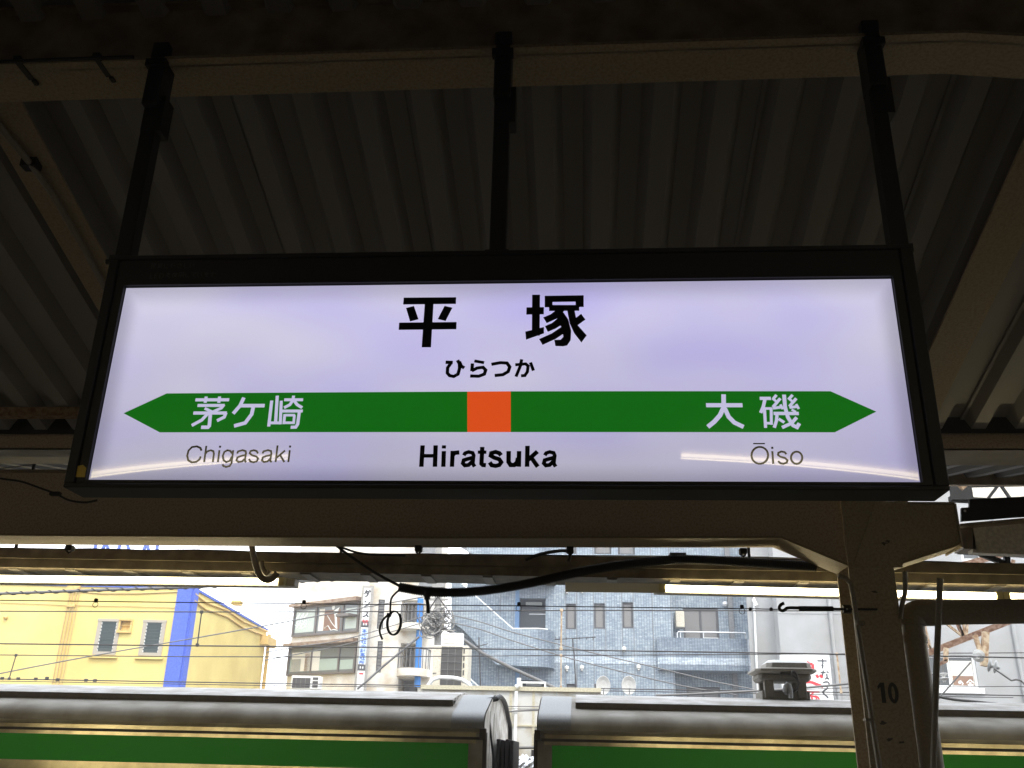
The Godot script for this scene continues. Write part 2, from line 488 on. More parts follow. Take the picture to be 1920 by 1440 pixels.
func sheet(g: G, x0: float, za: float, ya: float, zb: float, yb: float, count = 3) -> void:
	# trapezoid ribs 0.295 m apart: low flat, slope, high flat, slope
	var p = []
	for k in count:
		var x = x0 + k * 0.295
		p.append_array([Vector2(x, 0.085), Vector2(x + 0.05, 0.0), Vector2(x + 0.145, 0.0), Vector2(x + 0.195, 0.085)])
	p.append(Vector2(x0 + count * 0.295 - 0.006, 0.085))
	for i in p.size() - 1:
		var a: Vector2 = p[i]; var b: Vector2 = p[i + 1]
		g.quad(Vector3(a.x, za * 0.0 + ya + a.y, za), Vector3(a.x, yb + a.y, zb), Vector3(b.x, yb + b.y, zb), Vector3(b.x, ya + b.y, za))
		g.quad(Vector3(a.x, ya + a.y + 0.004, za), Vector3(b.x, ya + b.y + 0.004, za), Vector3(b.x, yb + b.y + 0.004, zb), Vector3(a.x, yb + a.y + 0.004, zb))
	# the lapped edge hangs a little below
	g.box(Vector3(x0 - 0.016, 0.066, 0), Vector3(x0 + 0.006, 0.083, 1), Transform3D(Basis(Vector3.RIGHT, Vector3.UP, Vector3(0, yb - ya, zb - za)), Vector3(0, ya, za)))

func canopy() -> void:
	var roof = thing("canopy_roof", "dark ribbed sheet metal platform roof above the hanging station sign", "roof")
	for k in range(-8, 8):
		var g = G.new()
		sheet(g, 0.026 + k * 0.885, -6.52, roof_y(-6.52), 0.5, roof_y(0.5))
		obj("roof_sheet", g, M.sheet, roof)
	for k in range(-8, 8):
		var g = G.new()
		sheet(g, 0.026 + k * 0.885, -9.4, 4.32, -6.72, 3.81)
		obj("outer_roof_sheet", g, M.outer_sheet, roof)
	var g = G.new()
	for s in [-1, 1]:
		var xa = -40.0 if s < 0 else 7.106
		var xb = -7.054 if s < 0 else 40.0
		g.quad(Vector3(xa, roof_y(-6.36) + 0.04, -6.36), Vector3(xa, roof_y(0.5) + 0.04, 0.5), Vector3(xb, roof_y(0.5) + 0.04, 0.5), Vector3(xb, roof_y(-6.36) + 0.04, -6.36))
		g.quad(Vector3(xa, 4.34, -9.4), Vector3(xa, 3.85, -6.72), Vector3(xb, 3.85, -6.72), Vector3(xb, 4.34, -9.4))
	g.quad(Vector3(-40, roof_y(0.5) + 0.09, 0.5), Vector3(-40, 4.2, 9.0), Vector3(40, 4.2, 9.0), Vector3(40, roof_y(0.5) + 0.09, 0.5))
	obj("roof_run", g, M.sheet, roof)
	# rafters follow the slope
	for x in [[-2.95, -2.72], [2.13, 2.36]]:
		g = G.new()
		var sl = Transform3D(Basis(Vector3.RIGHT, Vector3.UP, Vector3(0, -0.30, -1)), Vector3(0, roof_y(-3.45), -3.45))
		var drop = 0.10 if x[0] < 0 else 0.15
		g.box(Vector3(x[0], -drop, -3.7), Vector3(x[1], -drop + 0.014, 2.88), sl)
		g.box(Vector3((x[0] + x[1]) / 2 - 0.01, -drop + 0.014, -3.7), Vector3((x[0] + x[1]) / 2 + 0.01, 0.08, 2.88), sl)
		obj("rafter", g, M.beam, roof)
	g = G.new()
	g.box(Vector3(-12.0, 3.8, -6.14), Vector3(1.2, 3.806, -6.07))
	g.box(Vector3(-12, 3.806, -6.076), Vector3(1.2, 3.866, -6.07))
	obj("purlin", g, M.rust_angle, roof)
	g = G.new()
	g.box(Vector3(-40, 3.648, -6.56), Vector3(40, 3.66, -6.40))
	g.box(Vector3(-40, 3.66, -6.41), Vector3(40, 3.832, -6.405))
	g.box(Vector3(-40, 3.66, -6.80), Vector3(40, 3.80, -6.79))
	g.box(Vector3(-40, 3.66, -6.79), Vector3(40, 3.668, -6.562))
	obj("valley_gutter", g, M.gutter, roof)
	bx("gutter_board", Vector3(-40, 3.662, -6.405), Vector3(40, 3.832, -6.395), M.girder, roof)
	g = G.new()
	g.box(Vector3(-40, 3.76, -6.36), Vector3(40, 3.93, -6.35))
	g.box(Vector3(-40, 3.80, -6.82), Vector3(40, 3.90, -6.80))
	obj("end_closure", g, M.rubber, roof)
	g = G.new()
	g.box(Vector3(-40, 4.245, -9.46), Vector3(40, 4.43, -9.40))
	obj("edge_beam", g, M.beam_dark, roof)

	var near = thing("roof_girder", "painted steel roof girder that the station sign hangs from", "girder")
	var low = [Vector2(-30, 4.40), Vector2(-6, 4.425), Vector2(1.62, 4.455), Vector2(4.2, 4.15)]
	girder(near, low, 4.76, -3.2, -3.453)
	for x in [4.1, -7.5]:
		bx("post", Vector3(x, 0.0, -3.45), Vector3(x + 0.28, 4.14, -3.2), M.column, near)
	var far = thing("column_girder", "painted steel girder with sloped haunch carried by numbered column", "girder")
	girder(far, [Vector2(-30, 2.985), Vector2(-1, 3.0), Vector2(1.377, 3.02), Vector2(1.80, 2.835)], 3.482, -6.4, -6.70, false, M.girder)
	girder(far, [Vector2(2.10, 2.835), Vector2(2.558, 2.985)], 3.265, -6.4, -6.70, true)
	g = G.new()
	g.box(Vector3(2.558, 2.97, -6.70), Vector3(2.568, 3.27, -6.40))
	obj("end_plate", g, M.column, far)

func girder(o: Node3D, low: Array, top: float, zf: float, zb: float, stub = false, web: Material = null) -> void:
	var poly = low.duplicate()
	poly.append(Vector2(low[-1].x, top)); poly.append(Vector2(low[0].x, top))
	var g = G.new()
	var zm = (zf + zb) / 2
	g.extrude(poly, zf - (0.03 if stub else 0.055), zf - (0.018 if stub else 0.043))
	obj("web", g, M.column if stub else (web if web else M.beam_dark), o)
	g = G.new()
	var strip = []
	for p in low: strip.append(p)
	for i in low.size(): strip.append(low[low.size() - 1 - i] + Vector2(0, 0.016))
	g.extrude(strip, zb, zf)
	obj("bottom_flange", g, M.beam, o)
	bx("top_flange", Vector3(low[0].x, top, zb), Vector3(low[-1].x, top + 0.014, zf), M.beam_dark, o)
	zm += 0.0

func column() -> void:
	var c = thing("numbered_column", "cream painted steel column stencilled with the number 10", "column")
	bx("front_flange", Vector3(1.80, 0, -6.416), Vector3(2.10, 3.60, -6.40), M.column, c, 0.003)
	bx("web", Vector3(1.94, 0, -6.684), Vector3(1.96, 3.60, -6.416), M.column, c)
	bx("back_flange", Vector3(1.80, 0, -6.70), Vector3(2.10, 3.60, -6.684), M.column, c)
	var g = G.new()
	g.extrude([Vector2(1.8231, 2.8239), Vector2(2.15, 2.827), Vector2(2.244, 3.2795), Vector2(2.0305, 3.2785)], -6.398, -6.386)
	obj("joint_plate", g, M.column, c)
	var mid = Vector3(1.9569, 2.0293, -6.3985)
	g = G.new()
	g.box(Vector3(mid.x - 0.040, mid.y - 0.062, -6.3995), Vector3(mid.x - 0.014, mid.y + 0.062, -6.398))
	g.extrude([Vector2(mid.x - 0.040, mid.y + 0.060), Vector2(mid.x - 0.058, mid.y + 0.040), Vector2(mid.x - 0.058, mid.y + 0.020), Vector2(mid.x - 0.040, mid.y + 0.034)], -6.3995, -6.3981)
	obj("number", g, M.print_black, c)
	g = G.new()
	for i in 20:
		var a = TAU * i / 20; var b = TAU * (i + 1) / 20
		var ro = Vector2(0.033, 0.064); var ri = Vector2(0.010, 0.040)
		var m = mid + Vector3(0.036, 0, 0)
		g.quad(m + Vector3(cos(a) * ri.x, sin(a) * ri.y, 0), m + Vector3(cos(a) * ro.x, sin(a) * ro.y, 0), m + Vector3(cos(b) * ro.x, sin(b) * ro.y, 0), m + Vector3(cos(b) * ri.x, sin(b) * ri.y, 0))
	obj("number", g, M.print_black, c)
	for p in [Vector3(2.0797, 3.0009, -6.384), Vector3(2.0499, 2.9862, -6.384), Vector3(1.9523, 2.6642, -6.397), Vector3(1.9352, 1.7525, -6.397), Vector3(2.0045, 1.7352, -6.397), Vector3(1.9046, 1.8492, -6.397), Vector3(2.12, 2.6313, -6.397)]:
		chip(c, p)
	g = G.new()
	g.tube([Vector3(1.7132, 2.7605, -6.34), Vector3(1.7597, 2.7435, -6.34), Vector3(1.7865, 2.7053, -6.34), Vector3(1.7941, 2.6186, -6.34), Vector3(1.8044, 2.347, -6.34), Vector3(1.8172, 2.0521, -6.34), Vector3(1.8267, 1.7989, -6.34), Vector3(1.8364, 1.5839, -6.34), Vector3(1.8543, 0.9449, -6.34)], 0.017, 8)
	obj("conduit", g, M.pipe_grey, c)
	g = G.new()
	for y in [1165.0, 1245.0]:
		pass
	g.box(Vector3(1.7916, 2.4393, -6.38), Vector3(1.8432, 2.4647, -6.31))
	g.box(Vector3(1.7793, 1.8557, -6.38), Vector3(1.8331, 1.8699, -6.31))
	obj("conduit_clip", g, M.pipe_grey, c)

func chip(o: Node3D, p: Vector3) -> void:
	var poly = []
	var n = 9
	for i in n:
		var a = TAU * i / n
		poly.append(Vector2(p.x + cos(a) * rng.randf_range(0.006, 0.03), p.y + sin(a) * rng.randf_range(0.003, 0.016)))
	var g = G.new()
	g.extrude(poly, p.z - 0.0006, p.z)
	obj("paint_chip", g, M.lip, o)

# a member between two points, as one bar
func member(o: Node3D, called: String, a: Vector3, b: Vector3, w: float, h: float, m: Material) -> void:
	var g = G.new()
	g.bar(a, b, w, h)
	obj(called, g, m, o)

func far_steel() -> void:
	var o = thing("steel_bracket", "pale box beam with drilled dark plate right of the column head", "beam")
	var g = G.new()
	g.extrude([Vector2(3.3177, 3.5018), Vector2(5.3994, 3.6779), Vector2(5.2794, 3.1955), Vector2(3.281, 3.2663)], -8.1, -8.0)
	obj("box_beam", g, M.beige_box, o)
	g = G.new()
	g.extrude([Vector2(3.174, 3.4864), Vector2(3.2531, 3.496), Vector2(5.3431, 3.6972), Vector2(5.3364, 3.67), Vector2(3.2489, 3.4688), Vector2(3.1706, 3.4638)], -8.1, -7.9)
	obj("ledge", g, M.beam, o)
	g = G.new()
	g.extrude([Vector2(3.228, 3.636), Vector2(3.2943, 3.641), Vector2(3.305, 3.7104), Vector2(5.4066, 3.8296), Vector2(5.3747, 3.7013), Vector2(3.2106, 3.5212)], -7.98, -7.95)
	obj("drilled_plate", g, M.black_iron, o)
	g = G.new()
	g.lathe(Vector3(3.2479, 3.6072, -7.945), Vector3.BACK, [Vector2(0, 0.0), Vector2(0.002, 0.011)], 12)
	obj("bolt_head", g, M.white, o)
	g = G.new()
	g.box(Vector3(3.2109, 3.2975, -8.2), Vector3(3.3169, 3.4972, -8.0))
	obj("end_box", g, M.beam_dark, o)

	var t = thing("lattice_truss", "dark lattice truss under a far canopy roof beyond the column", "truss")
	member(t, "chord", Vector3(4.3422, 4.519, -11.0), Vector3(7.4023, 4.3695, -11.0), 0.07, 0.06, M.black_iron)
	member(t, "chord", Vector3(4.365, 4.6742, -11.0), Vector3(7.4998, 4.7616, -11.0), 0.05, 0.03, M.black_iron)
	member(t, "strut", Vector3(4.9132, 4.6761, -11.0), Vector3(4.7647, 4.508, -11.0), 0.03, 0.03, M.black_iron)
	member(t, "strut", Vector3(4.9617, 4.6762, -11.0), Vector3(5.0511, 4.4902, -11.0), 0.03, 0.03, M.black_iron)
	member(t, "brace", Vector3(4.8089, 4.9436, -10.6), Vector3(4.3221, 4.5503, -10.6), 0.05, 0.08, M.rust_angle)
	g = G.new()
	g.box(Vector3(4.3387, 4.493, -10.95), Vector3(4.5783, 4.6407, -10.9))
	obj("gusset", g, M.black_iron, t)
	g = G.new()
	g.box(Vector3(5.8459, 5.2839, -14.0), Vector3(9.467, 5.5547, -13.9))
	obj("pale_board", g, M.beige_box, t)
	g = G.new()
	g.quad(Vector3(3.1126, 5.2106, -13.0), Vector3(9.5648, 5.3687, -13.0), Vector3(8.3571, 5.2824, -11.2), Vector3(2.7221, 5.158, -11.2))
	obj("roof_board", g, M.far_roof, t)
	member(t, "roof_strip", Vector3(4.7941, 5.2075, -11.8), Vector3(5.2156, 5.2863, -11.8), 0.02, 0.015, M.rail)
	member(t, "roof_strip", Vector3(5.363, 5.1696, -12.4), Vector3(5.9423, 5.2299, -12.4), 0.02, 0.02, M.beige_box)

	t = thing("lower_truss", "dark steel truss below the pale box beam at right edge", "truss")
	member(t, "chord", Vector3(3.7943, 3.6145, -9.6), Vector3(5.8374, 3.5205, -9.6), 0.05, 0.06, M.black_iron)
	member(t, "strut", Vector3(3.9977, 3.5893, -9.6), Vector3(4.4251, 3.4125, -9.6), 0.04, 0.05, M.black_iron)
	member(t, "strut", Vector3(4.2594, 3.5808, -9.6), Vector3(4.2463, 3.4424, -9.6), 0.05, 0.05, M.black_iron)
	member(t, "strut", Vector3(4.2797, 3.549, -9.6), Vector3(4.2581, 3.4214, -9.6), 0.02, 0.02, M.black_iron)

# ---------------------------------------------------------------- lamps
func lamp(called_label: String, x0: float, y0: float, x1: float, y1: float, z: float, tubes: Array, group: String, above = false) -> void:
	var o = thing("strip_light", called_label, "strip light", Vector3(x0, y0, z), 0.0, group)
	var slope = (y1 - y0) / (x1 - x0)
	var g = G.new()
	g.soft(Vector3(0, -0.005, -0.16), Vector3(x1 - x0, 0.055, -0.05), 0.004, Transform3D(Basis(Vector3(1, slope, 0), Vector3.UP, Vector3.BACK), Vector3.ZERO))
	if above:
		g = G.new()
		g.soft(Vector3(0, 0.046, -0.20), Vector3(x1 - x0, 0.12, 0.20), 0.004)
	obj("housing", g, M.lamp_white, o)
	for t in tubes:
		var a = Vector3(t.x - x0, (t.x - x0) * slope + 0.02, 0)
		var b = Vector3(t.y - x0, (t.y - x0) * slope + 0.02, 0)
		g = G.new()
		g.tube([a, b], 0.017 if above else 0.024, 12)
		obj("light_tube", g, M.lamp_tube, o)
		for e in [[a, -1], [b, 1]]:
			g = G.new()
			g.soft(e[0] + Vector3(minf(0, e[1] * 0.05), -0.03, -0.05), e[0] + Vector3(maxf(0, e[1] * 0.05), 0.03, 0.02), 0.005)
			obj("socket", g, M.socket, o)
		var l = AreaLight3D.new()
		l.name = "lamp_light"
		l.area_size = Vector2(t.y - t.x, 0.04)
		l.light_energy = 0.6; l.light_color = Color(1.0, 0.93, 0.72); l.shadow_enabled = true
		l.area_range = 30.0
		o.add_child(l)
		l.position = (a + b) / 2 + Vector3(0, -0.03, 0)
		l.rotation.x = -PI / 2

func lamps() -> void:
	lamp("lit strip light under the cable tray above the yellow house", -6.2, 2.785, -2.1802, 2.782, -7.05, [Vector2(-6.1, -4.95), Vector2(-4.86, -2.2936)], "strip lights under the tray")
	lamp("lit strip light under the cable tray crossing behind the column", 0.5625, 2.765, 5.6, 2.70, -7.05, [Vector2(0.6397, 3.0), Vector2(3.1, 5.4)], "strip lights under the tray")
	var cover = thing("lamp_cover", "pale translucent lamp cover left of the lit right strip light", "lamp cover")
	bx("cover_plate", Vector3(-0.1027, 2.7492, -7.06), Vector3(0.6221, 2.8193, -7.055), M.cover, cover)
	lamp("strip light over the viewer mirrored in the sign at left", -7.2, 3.575, -2.1, 3.575, 0.45, [Vector2(-7.1, -4.75), Vector2(-4.6, -2.25)], "strip lights over the platform", true)
	lamp("strip light over the viewer mirrored in the sign at right", 0.65, 3.575, 5.8, 3.575, 0.45, [Vector2(0.78, 3.15), Vector2(3.3, 5.7)], "strip lights over the platform", true)

	var o = thing("cable_tray", "long dark steel cable tray that carries the strip lights", "cable tray")
	var t = Transform3D(Basis(Vector3(1, -0.007, 0), Vector3.UP, Vector3.BACK), Vector3(0, 0.0, 0))
	var g = G.new()
	g.box(Vector3(-12, 2.86, -7.06), Vector3(12, 3.015, -7.05), t)
	g.box(Vector3(-12, 2.93, -7.045), Vector3(12, 2.938, -7.03), t)
	obj("front_side", g, M.tray, o)
	g = G.new()
	g.box(Vector3(-12, 2.86, -7.42), Vector3(12, 3.015, -7.41), t)
	obj("rear_side", g, M.tray, o)
	g = G.new()
	g.box(Vector3(-12, 2.862, -7.41), Vector3(12, 2.868, -7.06), t)
	obj("bottom", g, M.tray, o)
	for i in 24:
		g = G.new()
		g.box(Vector3(-5.9 + i * 0.47, 2.85, -7.40), Vector3(-5.9 + i * 0.47 + 0.075, 2.862, -7.08), t)
		obj("rung", g, M.rung, o)
	g = G.new()
	for i in 5:
		var pts = []
		for k in 60:
			pts.append(Vector3(-9 + k * 0.3, 3.0 + 0.02 * sin(k * 0.7 + i * 2.0) + i * 0.006 - 0.007 * (-9 + k * 0.3), -7.12 - i * 0.05))
		g.tube(pts, 0.02, 6)
	obj("cable_run", g, M.rubber, o)
	for x in [-8.0, -4.6, -1.9, 1.3, 4.4]:
		bx("hanger_rod", Vector3(x, 3.01, -7.3), Vector3(x + 0.02, 3.9, -7.28), M.black_iron, o)
	bx("junction_box", Vector3(0.6763, 2.9954, -7.1), Vector3(0.7994, 3.0406, -7.0), M.black_iron, o, 0.004)

# ---------------------------------------------------------------- the sign
const HALF = Vector2(1.4848, 0.3958)
const BOW = 0.0065

func bulge(p: Vector2) -> float:
	return BOW * (1.0 - pow(p.x / HALF.x, 2)) * (1.0 - pow(p.y / HALF.y, 2))

func bulge_normal(p: Vector2) -> Vector3:
	var u = p / HALF
	return Vector3(2 * BOW * u.x / HALF.x * (1 - u.y * u.y), 2 * BOW * u.y / HALF.y * (1 - u.x * u.x), 1).normalized()

func print_poly(g: G, poly: PackedVector2Array, lift: float) -> void:
	var t = PackedInt32Array([0, 1, 2]) if poly.size() == 3 else Geometry2D.triangulate_polygon(poly)
	for i in range(0, t.size(), 3):
		var q = []
		for k in 3:
			q.append(poly[t[i + k]])
		g.tri(on(q[0], lift), on(q[1], lift), on(q[2], lift), bulge_normal(q[0]), bulge_normal(q[1]), bulge_normal(q[2]))

func on(p: Vector2, lift: float) -> Vector3:
	return Vector3(p.x, p.y, bulge(p) + lift)

func print_cells(g: G, poly: PackedVector2Array, lift: float) -> void:
	for i in range(-15, 15):
		for j in range(-5, 5):
			var c = PackedVector2Array([Vector2(i, j) * 0.1, Vector2(i + 1, j) * 0.1, Vector2(i + 1, j + 1) * 0.1, Vector2(i, j + 1) * 0.1])
			for r in Geometry2D.intersect_polygons(poly, c):
				print_poly(g, r, lift)

func character(called: String, polys: Array, strokes: Array, m: Material, lift: float, sign: Node3D) -> void:
	var g = G.new()
	var k = lift
	for p in polys:
		print_poly(g, PackedVector2Array(p), k)
		k += 0.00012
	for s in strokes:
		var e = stroke_edges(s.slice(1), s[0])
		for i in e.size() - 1:
			print_poly(g, PackedVector2Array([e[i][0], e[i][1], e[i + 1][1]]), k)
			print_poly(g, PackedVector2Array([e[i][0], e[i + 1][1], e[i + 1][0]]), k)
		k += 0.00012
	obj(called, g, m, sign)

func station_sign() -> void:
	var o = thing("station_sign", "backlit white station name board with green and orange arrow band", "sign", Vector3(-0.3101, 2.9035, -3.2))
	# lit panel
	var g = G.new()
	for i in 48:
		for j in 16:
			var q = []
			for c in [[0, 0], [1, 0], [1, 1], [0, 1]]:
				q.append(Vector2((i + c[0]) / 48.0 * 2 - 1, (j + c[1]) / 16.0 * 2 - 1) * HALF)
			var w = func(p: Vector2) -> Vector2: return Vector2(p.x / HALF.x * 0.5 + 0.5, 0.5 - p.y / HALF.y * 0.5)
			g.tri(on(q[0], 0), on(q[1], 0), on(q[2], 0), bulge_normal(q[0]), bulge_normal(q[1]), bulge_normal(q[2]), w.call(q[0]), w.call(q[1]), w.call(q[2]))
			g.tri(on(q[0], 0), on(q[2], 0), on(q[3], 0), bulge_normal(q[0]), bulge_normal(q[2]), bulge_normal(q[3]), w.call(q[0]), w.call(q[2]), w.call(q[3]))
	# the lamps inside stand along the top edge, so the panel is brighter there
	var im = Image.create(256, 72, false, Image.FORMAT_RGBF)
	var f = FastNoiseLite.new()
	f.seed = 9; f.frequency = 0.012; f.fractal_octaves = 2
	for x in 256:
		for y in 72:
			var v = y / 71.0
			var u = x / 255.0
			var edge = minf(minf(u * 38.0, (1 - u) * 38.0), minf(v * 7.0 + 0.1, (1 - v) * 9.0 + 0.2))
			var l = (0.97 - 0.31 * v) * (0.66 + 0.34 * smoothstep(0.0, 1.0, edge)) + f.get_noise_2d(x, y * 2.0) * 0.05
			var tint = clampf(f.get_noise_2d(x + 300.0, y * 2.0) * 0.6 + 0.30 + exp(-pow((u - 0.62) * 5.0, 2) - pow(v * 2.0, 2)) * 0.45, 0, 1)
			var c = Color(0.71, 0.68, 0.87).lerp(Color(0.55, 0.51, 0.90), tint) * l
			im.set_pixel(x, y, c.linear_to_srgb())
	im.convert(Image.FORMAT_RGB8)
	var lit = mat(lin(0.10, 0.10, 0.11), 0.025)
	lit.emission_enabled = true; lit.emission = Color.BLACK; lit.emission_energy_multiplier = 1.0
	lit.emission_texture = ImageTexture.create_from_image(im)
	lit.emission_operator = BaseMaterial3D.EMISSION_OP_ADD
	lit.texture_repeat = false
	obj("lit_panel", g, lit, o)
	var green = mat(lin(0.01, 0.10, 0.01), 0.1)
	green.emission_enabled = true; green.emission = lin(0.006, 0.122, 0.007)
	var orange = mat(lin(0.2, 0.04, 0.01), 0.1)
	orange.emission_enabled = true; orange.emission = lin(0.68, 0.075, 0.012)
	var snow = mat(lin(0.10, 0.10, 0.11), 0.1)
	snow.emission_enabled = true; snow.emission = lin(0.53, 0.52, 0.72)
	var arrows = [[Vector2(-1.3989, -0.1353), Vector2(-1.2442, -0.0562), Vector2(-0.0989, -0.0554), Vector2(-0.0926, -0.2127), Vector2(-1.2453, -0.2118)], [Vector2(0.0624, -0.055), Vector2(1.2159, -0.0577), Vector2(1.3678, -0.1358), Vector2(1.2148, -0.2137), Vector2(0.066, -0.2128)]]
	for a in arrows:
		g = G.new()
		print_cells(g, PackedVector2Array(a), 0.0004)
		obj("green_arrow", g, green, o)
	g = G.new()
	print_cells(g, PackedVector2Array([Vector2(-0.0989, -0.0554), Vector2(0.0624, -0.055), Vector2(0.066, -0.2128), Vector2(-0.0926, -0.2127)]), 0.0004)
	obj("orange_square", g, orange, o)

	character("character", [[Vector2(-0.363, 0.3387), Vector2(-0.158, 0.3377), Vector2(-0.158, 0.3085), Vector2(-0.3633, 0.3084)], [Vector2(-0.279, 0.3225), Vector2(-0.2448, 0.3221), Vector2(-0.244, 0.1249), Vector2(-0.2797, 0.1252)], [Vector2(-0.3509, 0.2932), Vector2(-0.3205, 0.3014), Vector2(-0.2989, 0.2438), Vector2(-0.3313, 0.2347)], [Vector2(-0.2015, 0.3005), Vector2(-0.1704, 0.2922), Vector2(-0.1938, 0.2353), Vector2(-0.2248, 0.2436)], [Vector2(-0.3731, 0.2302), Vector2(-0.1514, 0.2305), Vector2(-0.1509, 0.1995), Vector2(-0.3728, 0.1991)]], [], M.ink, 0.0005, o)
	character("character", [[Vector2(0.1351, 0.3451), Vector2(0.1656, 0.3447), Vector2(0.1662, 0.1698), Vector2(0.1367, 0.1701)], [Vector2(0.1145, 0.2904), Vector2(0.1814, 0.2907), Vector2(0.1808, 0.26), Vector2(0.1141, 0.2593)], [Vector2(0.1117, 0.1873), Vector2(0.1822, 0.2061), Vector2(0.1824, 0.1794), Vector2(0.115, 0.1534)], [Vector2(0.1836, 0.3395), Vector2(0.3327, 0.3401), Vector2(0.3325, 0.3127), Vector2(0.1839, 0.312)], [Vector2(0.1836, 0.337), Vector2(0.2136, 0.3366), Vector2(0.2139, 0.2893), Vector2(0.1841, 0.2896)], [Vector2(0.3015, 0.3355), Vector2(0.3327, 0.3351), Vector2(0.3324, 0.2894), Vector2(0.3014, 0.2893)], [Vector2(0.2005, 0.2994), Vector2(0.316, 0.298), Vector2(0.315, 0.2733), Vector2(0.2007, 0.2736)], [Vector2(0.2273, 0.2768), Vector2(0.2606, 0.2764), Vector2(0.2341, 0.2423), Vector2(0.1922, 0.2221), Vector2(0.1787, 0.2463), Vector2(0.2074, 0.2597)], [Vector2(0.2384, 0.2767), Vector2(0.2562, 0.2656), Vector2(0.2739, 0.2369), Vector2(0.2848, 0.1881), Vector2(0.2826, 0.1496), Vector2(0.2695, 0.1281), Vector2(0.2542, 0.1249), Vector2(0.2258, 0.126), Vector2(0.2213, 0.1515), Vector2(0.2454, 0.1523), Vector2(0.255, 0.1642), Vector2(0.2519, 0.1933), Vector2(0.2296, 0.2472)], [Vector2(0.2341, 0.2423), Vector2(0.2505, 0.2152), Vector2(0.2255, 0.1984), Vector2(0.1969, 0.1851), Vector2(0.1857, 0.2095), Vector2(0.2121, 0.2219)], [Vector2(0.251, 0.2079), Vector2(0.2585, 0.1787), Vector2(0.2257, 0.1549), Vector2(0.1776, 0.1312), Vector2(0.1642, 0.1554), Vector2(0.2124, 0.1791)], [Vector2(0.2694, 0.2788), Vector2(0.2969, 0.2785), Vector2(0.3026, 0.2464), Vector2(0.3091, 0.2122), Vector2(0.343, 0.1692), Vector2(0.3227, 0.1396), Vector2(0.2958, 0.1784), Vector2(0.2783, 0.2222)], [Vector2(0.3225, 0.26), Vector2(0.3386, 0.2353), Vector2(0.3068, 0.2098), Vector2(0.2981, 0.2391)]], [], M.ink, 0.0005, o)
	character("character", [], [[0.014, Vector2(-0.1854, 0.0631), Vector2(-0.158, 0.062)], [0.0131, Vector2(-0.1633, 0.062), Vector2(-0.1764, 0.0408), Vector2(-0.1767, 0.0195), Vector2(-0.1674, 0.0086), Vector2(-0.1519, 0.0052), Vector2(-0.1365, 0.0145), Vector2(-0.1314, 0.0381), Vector2(-0.1331, 0.0571), Vector2(-0.1408, 0.0714)], [0.0131, Vector2(-0.1335, 0.0656), Vector2(-0.1257, 0.0475), Vector2(-0.1139, 0.039)]], M.ink, 0.0005, o)
	character("character", [], [[0.0122, Vector2(-0.0772, 0.0677), Vector2(-0.0401, 0.0603)], [0.0131, Vector2(-0.0839, 0.0577), Vector2(-0.0849, 0.026)], [0.0131, Vector2(-0.0854, 0.0274), Vector2(-0.0656, 0.0387), Vector2(-0.0438, 0.0414), Vector2(-0.0334, 0.03), Vector2(-0.0377, 0.014), Vector2(-0.0579, 0.0057), Vector2(-0.0907, 0.0068)]], M.ink, 0.0005, o)
	character("character", [], [[0.0131, Vector2(-0.0127, 0.0535), Vector2(0.0213, 0.0599), Vector2(0.0454, 0.0583), Vector2(0.0562, 0.0426), Vector2(0.051, 0.0238), Vector2(0.0313, 0.0113), Vector2(0.0009, 0.0082)]], M.ink, 0.0005, o)
	character("character", [], [[0.0122, Vector2(0.0766, 0.051), Vector2(0.1153, 0.0545), Vector2(0.1246, 0.046), Vector2(0.1223, 0.0225), Vector2(0.113, 0.0075), Vector2(0.0988, 0.0067)], [0.0122, Vector2(0.1001, 0.0731), Vector2(0.0958, 0.0462), Vector2(0.0802, 0.003)], [0.0122, Vector2(0.1331, 0.0601), Vector2(0.1448, 0.027)]], M.ink, 0.0005, o)
	character("character", [], [[0.0124, Vector2(-1.1279, -0.0832), Vector2(-0.9973, -0.0836)], [0.0119, Vector2(-1.0879, -0.0702), Vector2(-1.0883, -0.0955)], [0.0119, Vector2(-1.0362, -0.0704), Vector2(-1.0354, -0.0957)], [0.0119, Vector2(-1.1161, -0.1059), Vector2(-1.0117, -0.1062)], [0.0114, Vector2(-1.014, -0.1033), Vector2(-1.0227, -0.1169), Vector2(-1.0538, -0.132)], [0.0108, Vector2(-1.0865, -0.1175), Vector2(-1.0536, -0.1332)], [0.0124, Vector2(-1.1276, -0.1362), Vector2(-0.9992, -0.1365)], [0.0124, Vector2(-1.002, -0.1356), Vector2(-1.0066, -0.1528), Vector2(-1.0322, -0.167)], [0.0135, Vector2(-1.0623, -0.1268), Vector2(-1.0601, -0.1613), Vector2(-1.0588, -0.187), Vector2(-1.063, -0.1926), Vector2(-1.0892, -0.1926)], [0.0124, Vector2(-1.0709, -0.1383), Vector2(-1.0907, -0.1641), Vector2(-1.1262, -0.1854)]], snow, 0.0009, o)
	character("character", [], [[0.0141, Vector2(-0.9417, -0.0751), Vector2(-0.952, -0.107), Vector2(-0.9747, -0.1391)], [0.0141, Vector2(-0.9491, -0.1075), Vector2(-0.8579, -0.1078)], [0.0141, Vector2(-0.9006, -0.1085), Vector2(-0.9032, -0.1416), Vector2(-0.9236, -0.1758), Vector2(-0.9646, -0.1876)]], snow, 0.0009, o)
